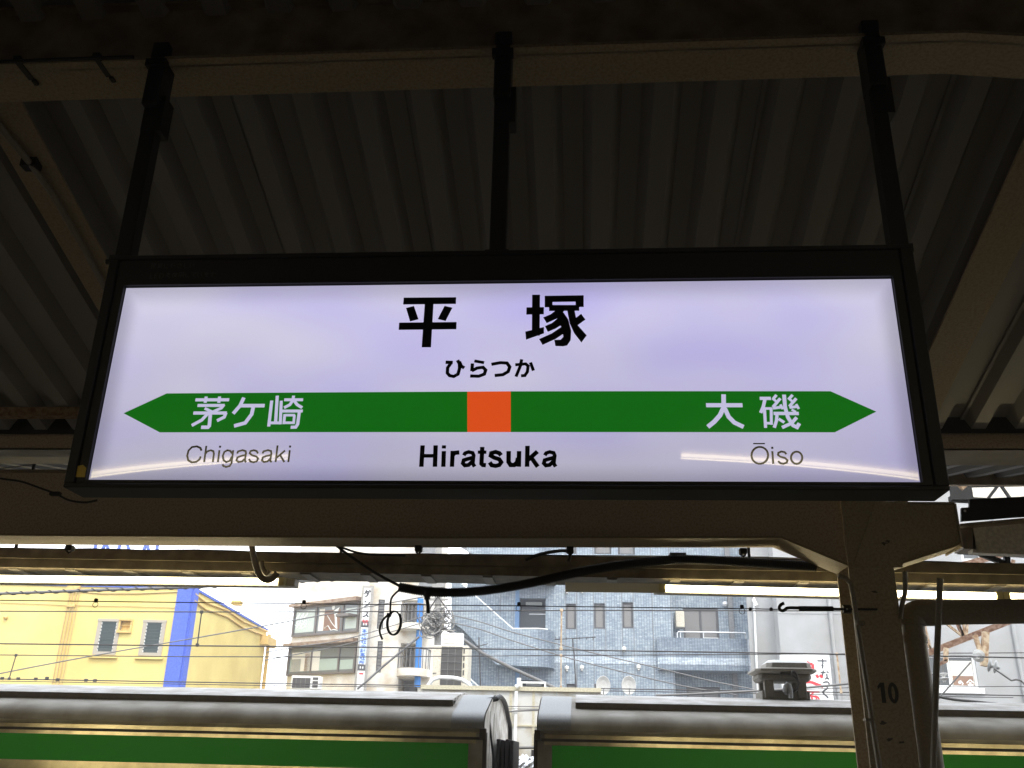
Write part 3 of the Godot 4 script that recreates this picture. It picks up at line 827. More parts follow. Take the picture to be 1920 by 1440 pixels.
	character("character", [], [[0.0119, Vector2(-0.8143, -0.0683), Vector2(-0.8085, -0.1759)], [0.0119, Vector2(-0.8333, -0.0877), Vector2(-0.8327, -0.1901)], [0.0114, Vector2(-0.7967, -0.0887), Vector2(-0.79, -0.1816)], [0.0108, Vector2(-0.8358, -0.1759), Vector2(-0.788, -0.176)], [0.0114, Vector2(-0.7861, -0.0849), Vector2(-0.714, -0.0852)], [0.0114, Vector2(-0.7516, -0.0686), Vector2(-0.7528, -0.0874), Vector2(-0.7619, -0.1046), Vector2(-0.783, -0.1166)], [0.0114, Vector2(-0.7487, -0.0874), Vector2(-0.7344, -0.1047), Vector2(-0.7139, -0.1168)], [0.0114, Vector2(-0.7892, -0.1298), Vector2(-0.7103, -0.13)], [0.0119, Vector2(-0.7228, -0.1306), Vector2(-0.7241, -0.1817), Vector2(-0.7302, -0.193), Vector2(-0.7491, -0.1936)], [0.0097, Vector2(-0.7764, -0.1461), Vector2(-0.738, -0.1462)], [0.0103, Vector2(-0.7769, -0.1419), Vector2(-0.7765, -0.1811)], [0.0097, Vector2(-0.7402, -0.1462), Vector2(-0.7396, -0.1811)], [0.0097, Vector2(-0.7784, -0.176), Vector2(-0.7388, -0.1761)]], snow, 0.0009, o)
	character("character", [], [[0.0157, Vector2(0.7701, -0.111), Vector2(0.8997, -0.1113)], [0.0162, Vector2(0.835, -0.0692), Vector2(0.8324, -0.1195), Vector2(0.8173, -0.1499), Vector2(0.7953, -0.1746), Vector2(0.7718, -0.1937)], [0.0157, Vector2(0.8356, -0.1223), Vector2(0.8477, -0.1555), Vector2(0.8667, -0.1775), Vector2(0.8981, -0.1939)]], snow, 0.0009, o)
	character("character", [], [[0.0124, Vector2(0.9626, -0.0851), Vector2(1.0024, -0.0852)], [0.0119, Vector2(0.9819, -0.0852), Vector2(0.973, -0.1171), Vector2(0.9618, -0.1406)], [0.0097, Vector2(0.975, -0.124), Vector2(1.0006, -0.1241)], [0.0108, Vector2(0.9766, -0.1199), Vector2(0.975, -0.1973)], [0.0103, Vector2(1.0004, -0.1199), Vector2(0.9962, -0.1858)], [0.0097, Vector2(0.9733, -0.1798), Vector2(0.9999, -0.1799)], [0.0103, Vector2(1.0231, -0.0722), Vector2(1.009, -0.0889)], [0.0092, Vector2(1.0075, -0.0853), Vector2(1.0225, -0.0992)], [0.0108, Vector2(1.0356, -0.0854), Vector2(1.0065, -0.1194)], [0.0103, Vector2(1.0062, -0.1233), Vector2(1.0392, -0.1189)], [0.0092, Vector2(1.0337, -0.109), Vector2(1.0411, -0.127)], [0.0103, Vector2(1.0802, -0.0724), Vector2(1.0653, -0.0882)], [0.0092, Vector2(1.0631, -0.0841), Vector2(1.0782, -0.0986)], [0.0108, Vector2(1.0918, -0.0856), Vector2(1.0649, -0.1168)], [0.0103, Vector2(1.0645, -0.1207), Vector2(1.0954, -0.1169)], [0.0092, Vector2(1.0891, -0.1077), Vector2(1.0971, -0.1263)], [0.0124, Vector2(1.0067, -0.1434), Vector2(1.0955, -0.1436)], [0.0135, Vector2(1.0496, -0.0715), Vector2(1.0493, -0.1201), Vector2(1.0562, -0.1586), Vector2(1.0713, -0.1887), Vector2(1.0845, -0.1955), Vector2(1.0942, -0.1805)], [0.0114, Vector2(1.0193, -0.1448), Vector2(1.0145, -0.1722), Vector2(1.0049, -0.1973)], [0.0108, Vector2(1.0228, -0.164), Vector2(1.0419, -0.1777)], [0.0119, Vector2(1.0866, -0.1587), Vector2(1.0669, -0.1805), Vector2(1.0322, -0.1968)], [0.0086, Vector2(1.0714, -0.129), Vector2(1.0858, -0.1384)]], snow, 0.0009, o)
	character("lettering", [], [[0.0076, Vector2(-1.0748, -0.2832), Vector2(-1.0805, -0.2729), Vector2(-1.0951, -0.2665), Vector2(-1.1133, -0.2693), Vector2(-1.1242, -0.2827), Vector2(-1.1263, -0.3022), Vector2(-1.1197, -0.3202), Vector2(-1.1044, -0.3279), Vector2(-1.0884, -0.3257), Vector2(-1.0778, -0.3166), Vector2(-1.0746, -0.3049)]], M.ink, 0.0006, o)
	character("lettering", [], [[0.0073, Vector2(-1.0593, -0.2645), Vector2(-1.0588, -0.327)], [0.0073, Vector2(-1.0592, -0.2966), Vector2(-1.0528, -0.286), Vector2(-1.0404, -0.2815), Vector2(-1.0297, -0.2854), Vector2(-1.0264, -0.2952), Vector2(-1.0262, -0.327)]], M.ink, 0.0006, o)
	character("lettering", [], [[0.0073, Vector2(-1.0074, -0.2812), Vector2(-1.0072, -0.3269)], [0.0076, Vector2(-1.0069, -0.2639), Vector2(-1.0068, -0.272)]], M.ink, 0.0006, o)
	character("lettering", [], [[0.0073, Vector2(-0.9583, -0.2937), Vector2(-0.9659, -0.284), Vector2(-0.9777, -0.2815), Vector2(-0.9882, -0.2882), Vector2(-0.9918, -0.3034), Vector2(-0.9865, -0.32), Vector2(-0.9755, -0.3266), Vector2(-0.9634, -0.3219), Vector2(-0.9575, -0.3062)], [0.0073, Vector2(-0.9554, -0.2812), Vector2(-0.9555, -0.3302), Vector2(-0.9607, -0.3414), Vector2(-0.9738, -0.345), Vector2(-0.9846, -0.3412), Vector2(-0.9887, -0.3352)]], M.ink, 0.0006, o)
	character("lettering", [], [[0.0073, Vector2(-0.9393, -0.2942), Vector2(-0.9363, -0.2859), Vector2(-0.9206, -0.2812), Vector2(-0.9085, -0.2848), Vector2(-0.9057, -0.2937), Vector2(-0.9069, -0.3158), Vector2(-0.9059, -0.3229), Vector2(-0.9006, -0.3268)], [0.0073, Vector2(-0.9073, -0.2998), Vector2(-0.9244, -0.3036), Vector2(-0.9359, -0.3089), Vector2(-0.9382, -0.32), Vector2(-0.9295, -0.3266), Vector2(-0.9163, -0.3241), Vector2(-0.9077, -0.3136)]], M.ink, 0.0006, o)
	character("lettering", [], [[0.0073, Vector2(-0.8605, -0.2936), Vector2(-0.8673, -0.2845), Vector2(-0.8785, -0.2814), Vector2(-0.8898, -0.2848), Vector2(-0.892, -0.2931), Vector2(-0.8829, -0.3003), Vector2(-0.866, -0.3052), Vector2(-0.858, -0.3135), Vector2(-0.8623, -0.324), Vector2(-0.874, -0.3273), Vector2(-0.8863, -0.324), Vector2(-0.8919, -0.3144)]], M.ink, 0.0006, o)
	character("lettering", [], [[0.0073, Vector2(-0.8439, -0.2942), Vector2(-0.8409, -0.2858), Vector2(-0.8252, -0.2811), Vector2(-0.8132, -0.2847), Vector2(-0.8105, -0.2936), Vector2(-0.8119, -0.3156), Vector2(-0.811, -0.3228), Vector2(-0.8057, -0.3266)], [0.0073, Vector2(-0.8122, -0.2997), Vector2(-0.8292, -0.3035), Vector2(-0.8407, -0.3088), Vector2(-0.8432, -0.3198), Vector2(-0.8345, -0.3264), Vector2(-0.8214, -0.3239), Vector2(-0.8127, -0.3134)]], M.ink, 0.0006, o)
	character("lettering", [], [[0.0073, Vector2(-0.7911, -0.263), Vector2(-0.7912, -0.3266)], [0.0073, Vector2(-0.7608, -0.2825), Vector2(-0.7894, -0.3101)], [0.0073, Vector2(-0.7783, -0.2985), Vector2(-0.7589, -0.3266)]], M.ink, 0.0006, o)
	character("lettering", [], [[0.0073, Vector2(-0.7434, -0.2811), Vector2(-0.7439, -0.3265)], [0.0076, Vector2(-0.7437, -0.2636), Vector2(-0.7439, -0.2714)]], M.ink, 0.0006, o)
	character("lettering", [], [[0.0073, Vector2(0.9762, -0.2989), Vector2(0.9742, -0.3077), Vector2(0.9704, -0.3157), Vector2(0.9644, -0.3223), Vector2(0.9573, -0.3271), Vector2(0.9491, -0.3295), Vector2(0.9411, -0.3295), Vector2(0.9333, -0.3271), Vector2(0.9269, -0.3224), Vector2(0.9218, -0.3157), Vector2(0.9192, -0.3078), Vector2(0.9185, -0.299), Vector2(0.9204, -0.2902), Vector2(0.9243, -0.2822), Vector2(0.9303, -0.2755), Vector2(0.9374, -0.2707), Vector2(0.9457, -0.2683), Vector2(0.9537, -0.2683), Vector2(0.9616, -0.2707), Vector2(0.968, -0.2755), Vector2(0.973, -0.2822), Vector2(0.9756, -0.2902), Vector2(0.9762, -0.2989)]], M.ink, 0.0006, o)
	character("lettering", [], [[0.0073, Vector2(0.9919, -0.2835), Vector2(0.9917, -0.3302)], [0.0076, Vector2(0.9924, -0.2674), Vector2(0.9928, -0.2755)]], M.ink, 0.0006, o)
	character("lettering", [], [[0.0073, Vector2(1.04, -0.2949), Vector2(1.0342, -0.2872), Vector2(1.0228, -0.2851), Vector2(1.0125, -0.2896), Vector2(1.0106, -0.2976), Vector2(1.0187, -0.3042), Vector2(1.0334, -0.3084), Vector2(1.0417, -0.3164), Vector2(1.0384, -0.3254), Vector2(1.0266, -0.3296), Vector2(1.0156, -0.3275), Vector2(1.0095, -0.3196)]], M.ink, 0.0006, o)
	character("lettering", [], [[0.0073, Vector2(1.0935, -0.3076), Vector2(1.0918, -0.3144), Vector2(1.0886, -0.3205), Vector2(1.0839, -0.3255), Vector2(1.0781, -0.3287), Vector2(1.0721, -0.3298), Vector2(1.0662, -0.3287), Vector2(1.061, -0.3256), Vector2(1.0572, -0.3206), Vector2(1.055, -0.3145), Vector2(1.0546, -0.3076), Vector2(1.0562, -0.3007), Vector2(1.0595, -0.2946), Vector2(1.0642, -0.2895), Vector2(1.07, -0.2864), Vector2(1.076, -0.2853), Vector2(1.0819, -0.2863), Vector2(1.0871, -0.2895), Vector2(1.0909, -0.2946), Vector2(1.0931, -0.3007), Vector2(1.0935, -0.3076)]], M.ink, 0.0006, o)
	character("lettering", [], [[0.0166, Vector2(-0.2538, -0.2629), Vector2(-0.254, -0.3434)], [0.0166, Vector2(-0.206, -0.2629), Vector2(-0.2047, -0.3433)], [0.0139, Vector2(-0.2506, -0.3025), Vector2(-0.2052, -0.3024)]], M.ink, 0.0006, o)
	character("lettering", [], [[0.0161, Vector2(-0.1751, -0.2844), Vector2(-0.1743, -0.3433)], [0.0152, Vector2(-0.1754, -0.2629), Vector2(-0.1756, -0.275)]], M.ink, 0.0006, o)
	character("lettering", [], [[0.0161, Vector2(-0.1429, -0.2835), Vector2(-0.1431, -0.3432)], [0.0161, Vector2(-0.1434, -0.3015), Vector2(-0.1356, -0.2912), Vector2(-0.1184, -0.2895)]], M.ink, 0.0006, o)
	character("lettering", [], [[0.0139, Vector2(-0.1022, -0.3006), Vector2(-0.0972, -0.2921), Vector2(-0.0851, -0.2878), Vector2(-0.0705, -0.2912), Vector2(-0.0661, -0.3006), Vector2(-0.0682, -0.3312), Vector2(-0.0612, -0.3426)], [0.0148, Vector2(-0.0699, -0.3091), Vector2(-0.0881, -0.3142), Vector2(-0.1015, -0.3185), Vector2(-0.1043, -0.33), Vector2(-0.0966, -0.338), Vector2(-0.0831, -0.3363), Vector2(-0.0702, -0.3227)]], M.ink, 0.0006, o)
	character("lettering", [], [[0.0161, Vector2(-0.036, -0.2689), Vector2(-0.0371, -0.3312), Vector2(-0.032, -0.3362), Vector2(-0.0206, -0.3371)], [0.0125, Vector2(-0.0517, -0.2886), Vector2(-0.0205, -0.2886)]], M.ink, 0.0006, o)
	character("lettering", [], [[0.0157, Vector2(0.0331, -0.3005), Vector2(0.0259, -0.292), Vector2(0.0127, -0.2877), Vector2(-0.0028, -0.292), Vector2(-0.0045, -0.3014), Vector2(0.008, -0.309), Vector2(0.0265, -0.3149), Vector2(0.0338, -0.326), Vector2(0.0271, -0.3361), Vector2(0.0142, -0.3395), Vector2(-0.0002, -0.337), Vector2(-0.0079, -0.326)]], M.ink, 0.0006, o)
	character("lettering", [], [[0.0166, Vector2(0.0597, -0.2842), Vector2(0.0602, -0.3246), Vector2(0.0678, -0.336), Vector2(0.0812, -0.336), Vector2(0.0908, -0.3267), Vector2(0.0937, -0.3098)], [0.0166, Vector2(0.0973, -0.2842), Vector2(0.0972, -0.3427)]], M.ink, 0.0006, o)
	character("lettering", [], [[0.0166, Vector2(0.1272, -0.2645), Vector2(0.1268, -0.3427)], [0.0161, Vector2(0.1634, -0.2859), Vector2(0.1285, -0.3182)], [0.0161, Vector2(0.1405, -0.3076), Vector2(0.1653, -0.3426)]], M.ink, 0.0006, o)
	character("lettering", [], [[0.0139, Vector2(0.1896, -0.3003), Vector2(0.1948, -0.2918), Vector2(0.207, -0.2875), Vector2(0.2212, -0.2909), Vector2(0.2253, -0.3003), Vector2(0.2223, -0.3307), Vector2(0.2288, -0.3421)], [0.0148, Vector2(0.2213, -0.3088), Vector2(0.2031, -0.3139), Vector2(0.1898, -0.3181), Vector2(0.1866, -0.3295), Vector2(0.194, -0.3375), Vector2(0.2073, -0.3358), Vector2(0.2206, -0.3223)]], M.ink, 0.0006, o)
	g = G.new()
	print_poly(g, PackedVector2Array([Vector2(0.9276, -0.2534), Vector2(0.9685, -0.2534), Vector2(0.9681, -0.2582), Vector2(0.9272, -0.2582)]), 0.0006)
	obj("macron", g, M.ink, o)

	# dark casing: a raised rim round an inner bezel
	var lx: float = -1.5115
	lx = -1.563
	var rx = 1.572
	var ty = 0.53
	var by = -0.430
	g = G.new()
	for r in [[-HALF.x - 0.036, HALF.y + 0.005, HALF.x + 0.036, ty - 0.02], [-HALF.x - 0.036, by + 0.020, HALF.x + 0.036, -HALF.y - 0.003], [-HALF.x - 0.036, -HALF.y - 0.003, -HALF.x - 0.003, HALF.y + 0.005], [HALF.x + 0.003, -HALF.y - 0.003, HALF.x + 0.036, HALF.y + 0.005]]:
		g.box(Vector3(r[0], r[1], -0.02), Vector3(r[2], r[3], 0.016))
	obj("bezel", g, M.frame, o)
	for r in [[lx, ty - 0.018, rx, ty], [lx, by, rx, by + 0.016], [lx, by + 0.016, -HALF.x - 0.042, ty - 0.018], [HALF.x + 0.042, by + 0.016, rx, ty - 0.018]]:
		bx("frame_rail", Vector3(r[0], r[1], -0.125), Vector3(r[2], r[3], 0.026), M.frame, o, 0.003)
	bx("casing", Vector3(lx + 0.004, by + 0.004, -0.12), Vector3(rx - 0.004, ty - 0.004, -0.021), M.groove, o)
	g = G.new()
	g.extrude([Vector2(-1.533, -0.3488), Vector2(-1.5077, -0.3426), Vector2(-1.493, -0.3548), Vector2(-1.4923, -0.3895), Vector2(-1.5268, -0.3895)], 0.0165, 0.0175)
	obj("yellow_sticker", g, M.sticker, o)
	# faint lettering on the top rail
	g = G.new()
	var at = Vector2(-1.3921, 0.4961)
	for ch in ["環", "境", "に", "や", "さ", "し", "い"]:
		glyph(g, ch, at, 0.022, 0.022, 0.0030, 0.0166)
		at.x += 0.0265
	at = Vector2(-1.3234, 0.454)
	for ch in ["を", "使", "用", "し", "て", "い", "ま", "す"]:
		glyph(g, ch, at, 0.022, 0.022, 0.0030, 0.0166)
		at.x += 0.0255
	obj("small_lettering", g, M.faint, o)
	words("small_lettering", "LED", "Droid Sans", false, Vector3(-1.3595, 0.4401, 0.0168), 0.056, 0.022, M.faint, o)

	# three hangers up to the roof girder, each with a sleeve
	for px in [-1.5495, -0.0081, 1.5524]:
		g = G.new()
		g.soft(Vector3(px - 0.033, ty - 0.002, -0.10), Vector3(px + 0.033, 1.50, -0.035), 0.004)
		var h = obj("hanger", g, M.black, o)
		g = G.new()
		g.soft(Vector3(px - 0.036, 1.30, -0.108), Vector3(px + 0.037, 1.64, 0.0), 0.006)
		g.box(Vector3(px - 0.03, 1.18, -0.112), Vector3(px + 0.058, 1.36, -0.03))
		g.box(Vector3(px - 0.046, 1.50, -0.02), Vector3(px + 0.046, 1.535, 0.012))
		obj("clamp", g, M.black, h)
		g = G.new()
		g.box(Vector3(px - 0.05, ty, -0.11), Vector3(px + 0.045, ty + 0.035, -0.03))
		g.tube([Vector3(px - 0.075, ty + 0.02, -0.06), Vector3(px - 0.04, ty + 0.02, -0.06)], 0.012, 8)
		obj("foot", g, M.black, h)

# ---------------------------------------------------------------- houses
# a wall in the plane z = 0 from (u0, v0) to (u1, v1), with openings given as [u0, v0, u1, v1, depth]
func wall(called: String, o: Node3D, u0: float, v0: float, u1: float, v1: float, holes: Array, m: Material, z = 0.0) -> MeshInstance3D:
	var us = [u0, u1]; var vs = [v0, v1]
	for h in holes:
		for k in [h[0], h[2]]: if k > u0 and k < u1: us.append(k)
		for k in [h[1], h[3]]: if k > v0 and k < v1: vs.append(k)
	us.sort(); vs.sort()
	var g = G.new()
	for i in us.size() - 1:
		for j in vs.size() - 1:
			var c = Vector2((us[i] + us[i + 1]) / 2, (vs[j] + vs[j + 1]) / 2)
			var open = us[i + 1] - us[i] < 0.0005 or vs[j + 1] - vs[j] < 0.0005
			for h in holes:
				if c.x > h[0] and c.x < h[2] and c.y > h[1] and c.y < h[3]: open = true
			if not open:
				g.quad(Vector3(us[i], vs[j], z), Vector3(us[i + 1], vs[j], z), Vector3(us[i + 1], vs[j + 1], z), Vector3(us[i], vs[j + 1], z))
	for h in holes:
		var d: float = z - h[4]
		g.quad(Vector3(h[0], h[1], z), Vector3(h[0], h[3], z), Vector3(h[0], h[3], d), Vector3(h[0], h[1], d))
		g.quad(Vector3(h[2], h[1], d), Vector3(h[2], h[3], d), Vector3(h[2], h[3], z), Vector3(h[2], h[1], z))
		g.quad(Vector3(h[0], h[1], d), Vector3(h[2], h[1], d), Vector3(h[2], h[1], z), Vector3(h[0], h[1], z))
		g.quad(Vector3(h[0], h[3], z), Vector3(h[2], h[3], z), Vector3(h[2], h[3], d), Vector3(h[0], h[3], d))
	return obj(called, g, m, o)

func rect(called: String, o: Node3D, u0: float, v0: float, u1: float, v1: float, z0: float, z1: float, m: Material) -> MeshInstance3D:
	return bx(called, Vector3(u0, v0, z0), Vector3(u1, v1, z1), m, o)

# frame, panes and mullions of a window whose glass lies at depth z
func window(o: Node3D, u0: float, v0: float, u1: float, v1: float, z: float, bars: Array, fm: Material, gm: Material, w = 0.05) -> MeshInstance3D:
	var g = G.new()
	g.box(Vector3(u0, v0, z), Vector3(u1, v0 + w, z + 0.06)); g.box(Vector3(u0, v1 - w, z), Vector3(u1, v1, z + 0.06))
	g.box(Vector3(u0, v0 + w, z), Vector3(u0 + w, v1 - w, z + 0.06)); g.box(Vector3(u1 - w, v0 + w, z), Vector3(u1, v1 - w, z + 0.06))
	var edges = [u0 + w]
	for b in bars:
		g.box(Vector3(u0 + b * (u1 - u0) - w / 2, v0 + w, z), Vector3(u0 + b * (u1 - u0) + w / 2, v1 - w, z + 0.05))
		edges.append(u0 + b * (u1 - u0) - w / 2); edges.append(u0 + b * (u1 - u0) + w / 2)
	edges.append(u1 - w)
	var f = obj("window", g, fm, o)
	for i in range(0, edges.size(), 2):
		bx("pane", Vector3(edges[i], v0 + w, z + 0.005), Vector3(edges[i + 1], v1 - w, z + 0.02), gm, f)
	return f

func yellow_house() -> void:
	var o = thing("yellow_house", "yellow rendered house with blue corner pilaster and two louvre windows", "house", Vector3(-14.0527, 0.0, -22.0), 0.0825)
	var w1 = [2.5625, 3.6463, 3.0687, 4.4352, 0.12]
	var w2 = [3.6427, 3.6473, 4.1494, 4.4364, 0.12]
	var w3 = [3.087, 4.1846, 3.3286, 4.4208, 0.10]
	wall("wall", o, -9.0, -1.4, 4.6893, 5.2067, [w1, w2, w3], M.yellow)
	rect("coping", o, -9.0, 5.2067, 4.6893, 5.2767, -0.2, 0.03, M.blue)
	rect("blue_pilaster", o, 4.3405, -1.4, 4.6893, 5.2817, -0.3, 0.06, M.blue)
	for w in [w1, w2]:
		var g = G.new()
		g.box(Vector3(w[0] - 0.02, w[1] - 0.02, -0.1), Vector3(w[2] + 0.02, w[1] + 0.05, 0.02)); g.box(Vector3(w[0] - 0.03, w[3] - 0.04, -0.1), Vector3(w[2] + 0.03, w[3] + 0.02, 0.03))
		g.box(Vector3(w[0] - 0.02, w[1] + 0.05, -0.1), Vector3(w[0] + 0.07, w[3] - 0.04, 0.02)); g.box(Vector3(w[2] - 0.07, w[1] + 0.05, -0.1), Vector3(w[2] + 0.02, w[3] - 0.04, 0.02))
		var f = obj("window", g, M.louvre_frame, o)
		var n = 9
		var s: float = (w[3] - w[1] - 0.09) / n
		for k in n:
			g = G.new()
			g.box(Vector3(w[0] + 0.07, 0, -0.004), Vector3(w[2] - 0.07, s * 1.1, 0.004), Transform3D(Basis(Vector3.RIGHT, 0.5), Vector3(0, w[1] + 0.05 + k * s, -0.03)))
			obj("louvre", g, M.louvre_glass, f)
		g = G.new()
		for k in n:
			for x in [w[0] + 0.07, w[2] - 0.085]:
				g.box(Vector3(x, w[1] + 0.06 + k * s, -0.02), Vector3(x + 0.015, w[1] + 0.05 + (k + 0.7) * s, 0.012))
		obj("louvre_clip", g, M.white, f)
		rect("sill", o, w[0] - 0.08, w[1] - 0.10, w[2] + 0.08, w[1] - 0.06, 0.0, 0.07, M.yellow)
	var g = G.new()
	g.box(Vector3(w3[0] - 0.05, w3[1] - 0.05, 0.0), Vector3(w3[2] + 0.05, w3[1], 0.08)); g.box(Vector3(w3[0] - 0.04, w3[3], 0.0), Vector3(w3[2] + 0.04, w3[3] + 0.05, 0.06))
	g.box(Vector3(w3[0] - 0.04, w3[1], 0.0), Vector3(w3[0], w3[3], 0.04)); g.box(Vector3(w3[2], w3[1], 0.0), Vector3(w3[2] + 0.04, w3[3], 0.04))
	g.box(Vector3(w3[0], w3[1], -0.1), Vector3(w3[2], w3[3], -0.07)); g.box(Vector3(w3[0], (w3[1] + w3[3]) / 2, -0.07), Vector3(w3[2], (w3[1] + w3[3]) / 2 + 0.03, -0.03))
	obj("vent", g, M.yellow_trim, o)
	for k in 4:
		g = G.new()
		var u = 1.7488 + k * 0.075
		g.tube([Vector3(u, 5.2267, 0.03), Vector3(u - 0.01, 3.9, 0.03), Vector3(u + 0.01, 1.0, 0.03), Vector3(u, -1.3, 0.03)], 0.013 if k != 3 else 0.009, 6)
		obj("cable", g, M.pipe_brown, o)
	rect("cable_bracket", o, 1.6667, 5.1067, 1.9632, 5.2967, 0.0, 0.07, M.yellow_trim)
	rect("cable_bracket", o, 1.711, 4.7142, 1.9284, 4.7773, 0.0, 0.06, M.yellow_trim)
	for h in [[4.7746, 5.028]]:
		g = G.new()
		g.tube([Vector3(0.0971, 4.7746, 0.02), Vector3(1.7085, 4.7505, 0.02), Vector3(3.1853, 4.7612, 0.02), Vector3(4.4091, 4.753, 0.02)], 0.008, 5)
		g.tube([Vector3(1.9003, 5.0866, 0.02), Vector3(2.4888, 5.0498, 0.02), Vector3(3.3898, 5.072, 0.02), Vector3(4.3504, 5.1341, 0.02)], 0.014, 5)
	obj("wall_cable", g, M.pipe_brown, o)
	g = G.new()
	g.lathe(Vector3(0.3286, 4.4269, 0.0), Vector3.BACK, [Vector2(0, 0.05), Vector2(0.06, 0.05), Vector2(0.12, 0.0)], 10)
	obj("wall_vent", g, M.yellow_trim, o)
	# the side wall runs back from the blue corner
	var side = Transform3D(Basis(Vector3.UP, 1.5799), Vector3(4.6893, 0, 0))
	g = G.new()
	g.quad(side * Vector3(0, -1.4, 0), side * Vector3(8.1531, -1.4, 0), side * Vector3(8.1531, 5.2067, 0), side * Vector3(0, 5.2067, 0))
	g.quad(Vector3(-9.0, 5.1867, 0), Vector3(4.6893, 5.1867, 0), side * Vector3(8.1531, 5.1867, 0), Vector3(-9.0, 5.1867, -8))
	obj("side_wall", g, M.yellow, o)
	g = G.new()
	g.box(Vector3(0, 5.2067, -0.2), Vector3(8.1531, 5.2667, 0.04), side)
	obj("side_coping", g, M.blue, o)
	g = G.new()
	g.box(Vector3(0.0, -1.4, -0.2), Vector3(0.35, 5.2767, 0.05), side)
	obj("blue_pilaster", g, M.blue, o)
	g = G.new()
	for dv in [0.0, 0.16]:
		var pts = []
		for p in [Vector3(0.0893, 5.1182, 0.03), Vector3(1.1398, 5.0579, 0.03), Vector3(3.1822, 5.1478, 0.03), Vector3(5.0199, 5.0862, 0.03), Vector3(8.1617, 5.1908, 0.03)]:
			pts.append(side * (p - Vector3(0, dv, 0)))
		g.tube(pts, 0.03, 5)
	g.tube([side * Vector3(8.1703, 5.1067, 0.1), side * Vector3(8.1703, -1.4, 0.1)], 0.06, 6)
	g.box(Vector3(7.4193, 4.7162, 0.0), Vector3(8.6531, 4.981, 0.25), side)
	obj("side_pipe", g, M.yellow_trim, o)
	rect("roof_vent", o, 4.8924, 5.2567, 5.1252, 5.3667, -3.0, -2.7, M.yellow_trim)

	# blue steel frame standing on its roof
	o = thing("roof_frame", "blue steel lattice frame standing on the yellow house roof", "frame")
	for s in [[Vector3(-13.4511, 6.2525, -25.0), Vector3(-13.4425, 6.998, -25.0)], [Vector3(-13.2986, 6.2539, -25.0), Vector3(-13.1652, 7.0, -25.0)], [Vector3(-12.8113, 6.2584, -25.0), Vector3(-13.2268, 6.9996, -25.0)], [Vector3(-12.8113, 6.2584, -25.0), Vector3(-12.7345, 7.0032, -25.0)], [Vector3(-12.2647, 6.2635, -25.0), Vector3(-12.6116, 7.0041, -25.0)], [Vector3(-12.0828, 6.2652, -25.0), Vector3(-11.9985, 7.0086, -25.0)], [Vector3(-11.6893, 6.2689, -25.0), Vector3(-12.0597, 7.0082, -25.0)], [Vector3(-11.6289, 6.2694, -25.0), Vector3(-11.6927, 7.0109, -25.0)]]:
		member(o, "strut", s[0], s[1], 0.07, 0.07, M.blue)
	member(o, "chord", Vector3(-13.7929, 6.2788, -25.0), Vector3(-11.0531, 6.2601, -25.0), 0.1, 0.1, M.blue)
	member(o, "chord", Vector3(-13.9426, 7.0245, -25.0), Vector3(-11.1738, 7.0147, -25.0), 0.1, 0.1, M.blue)
	for x in [-13.576, -11.1588]:
		bx("post", Vector3(x, 5.0067, -25.05), Vector3(x + 0.1, 6.2859, -24.95), M.blue, o)

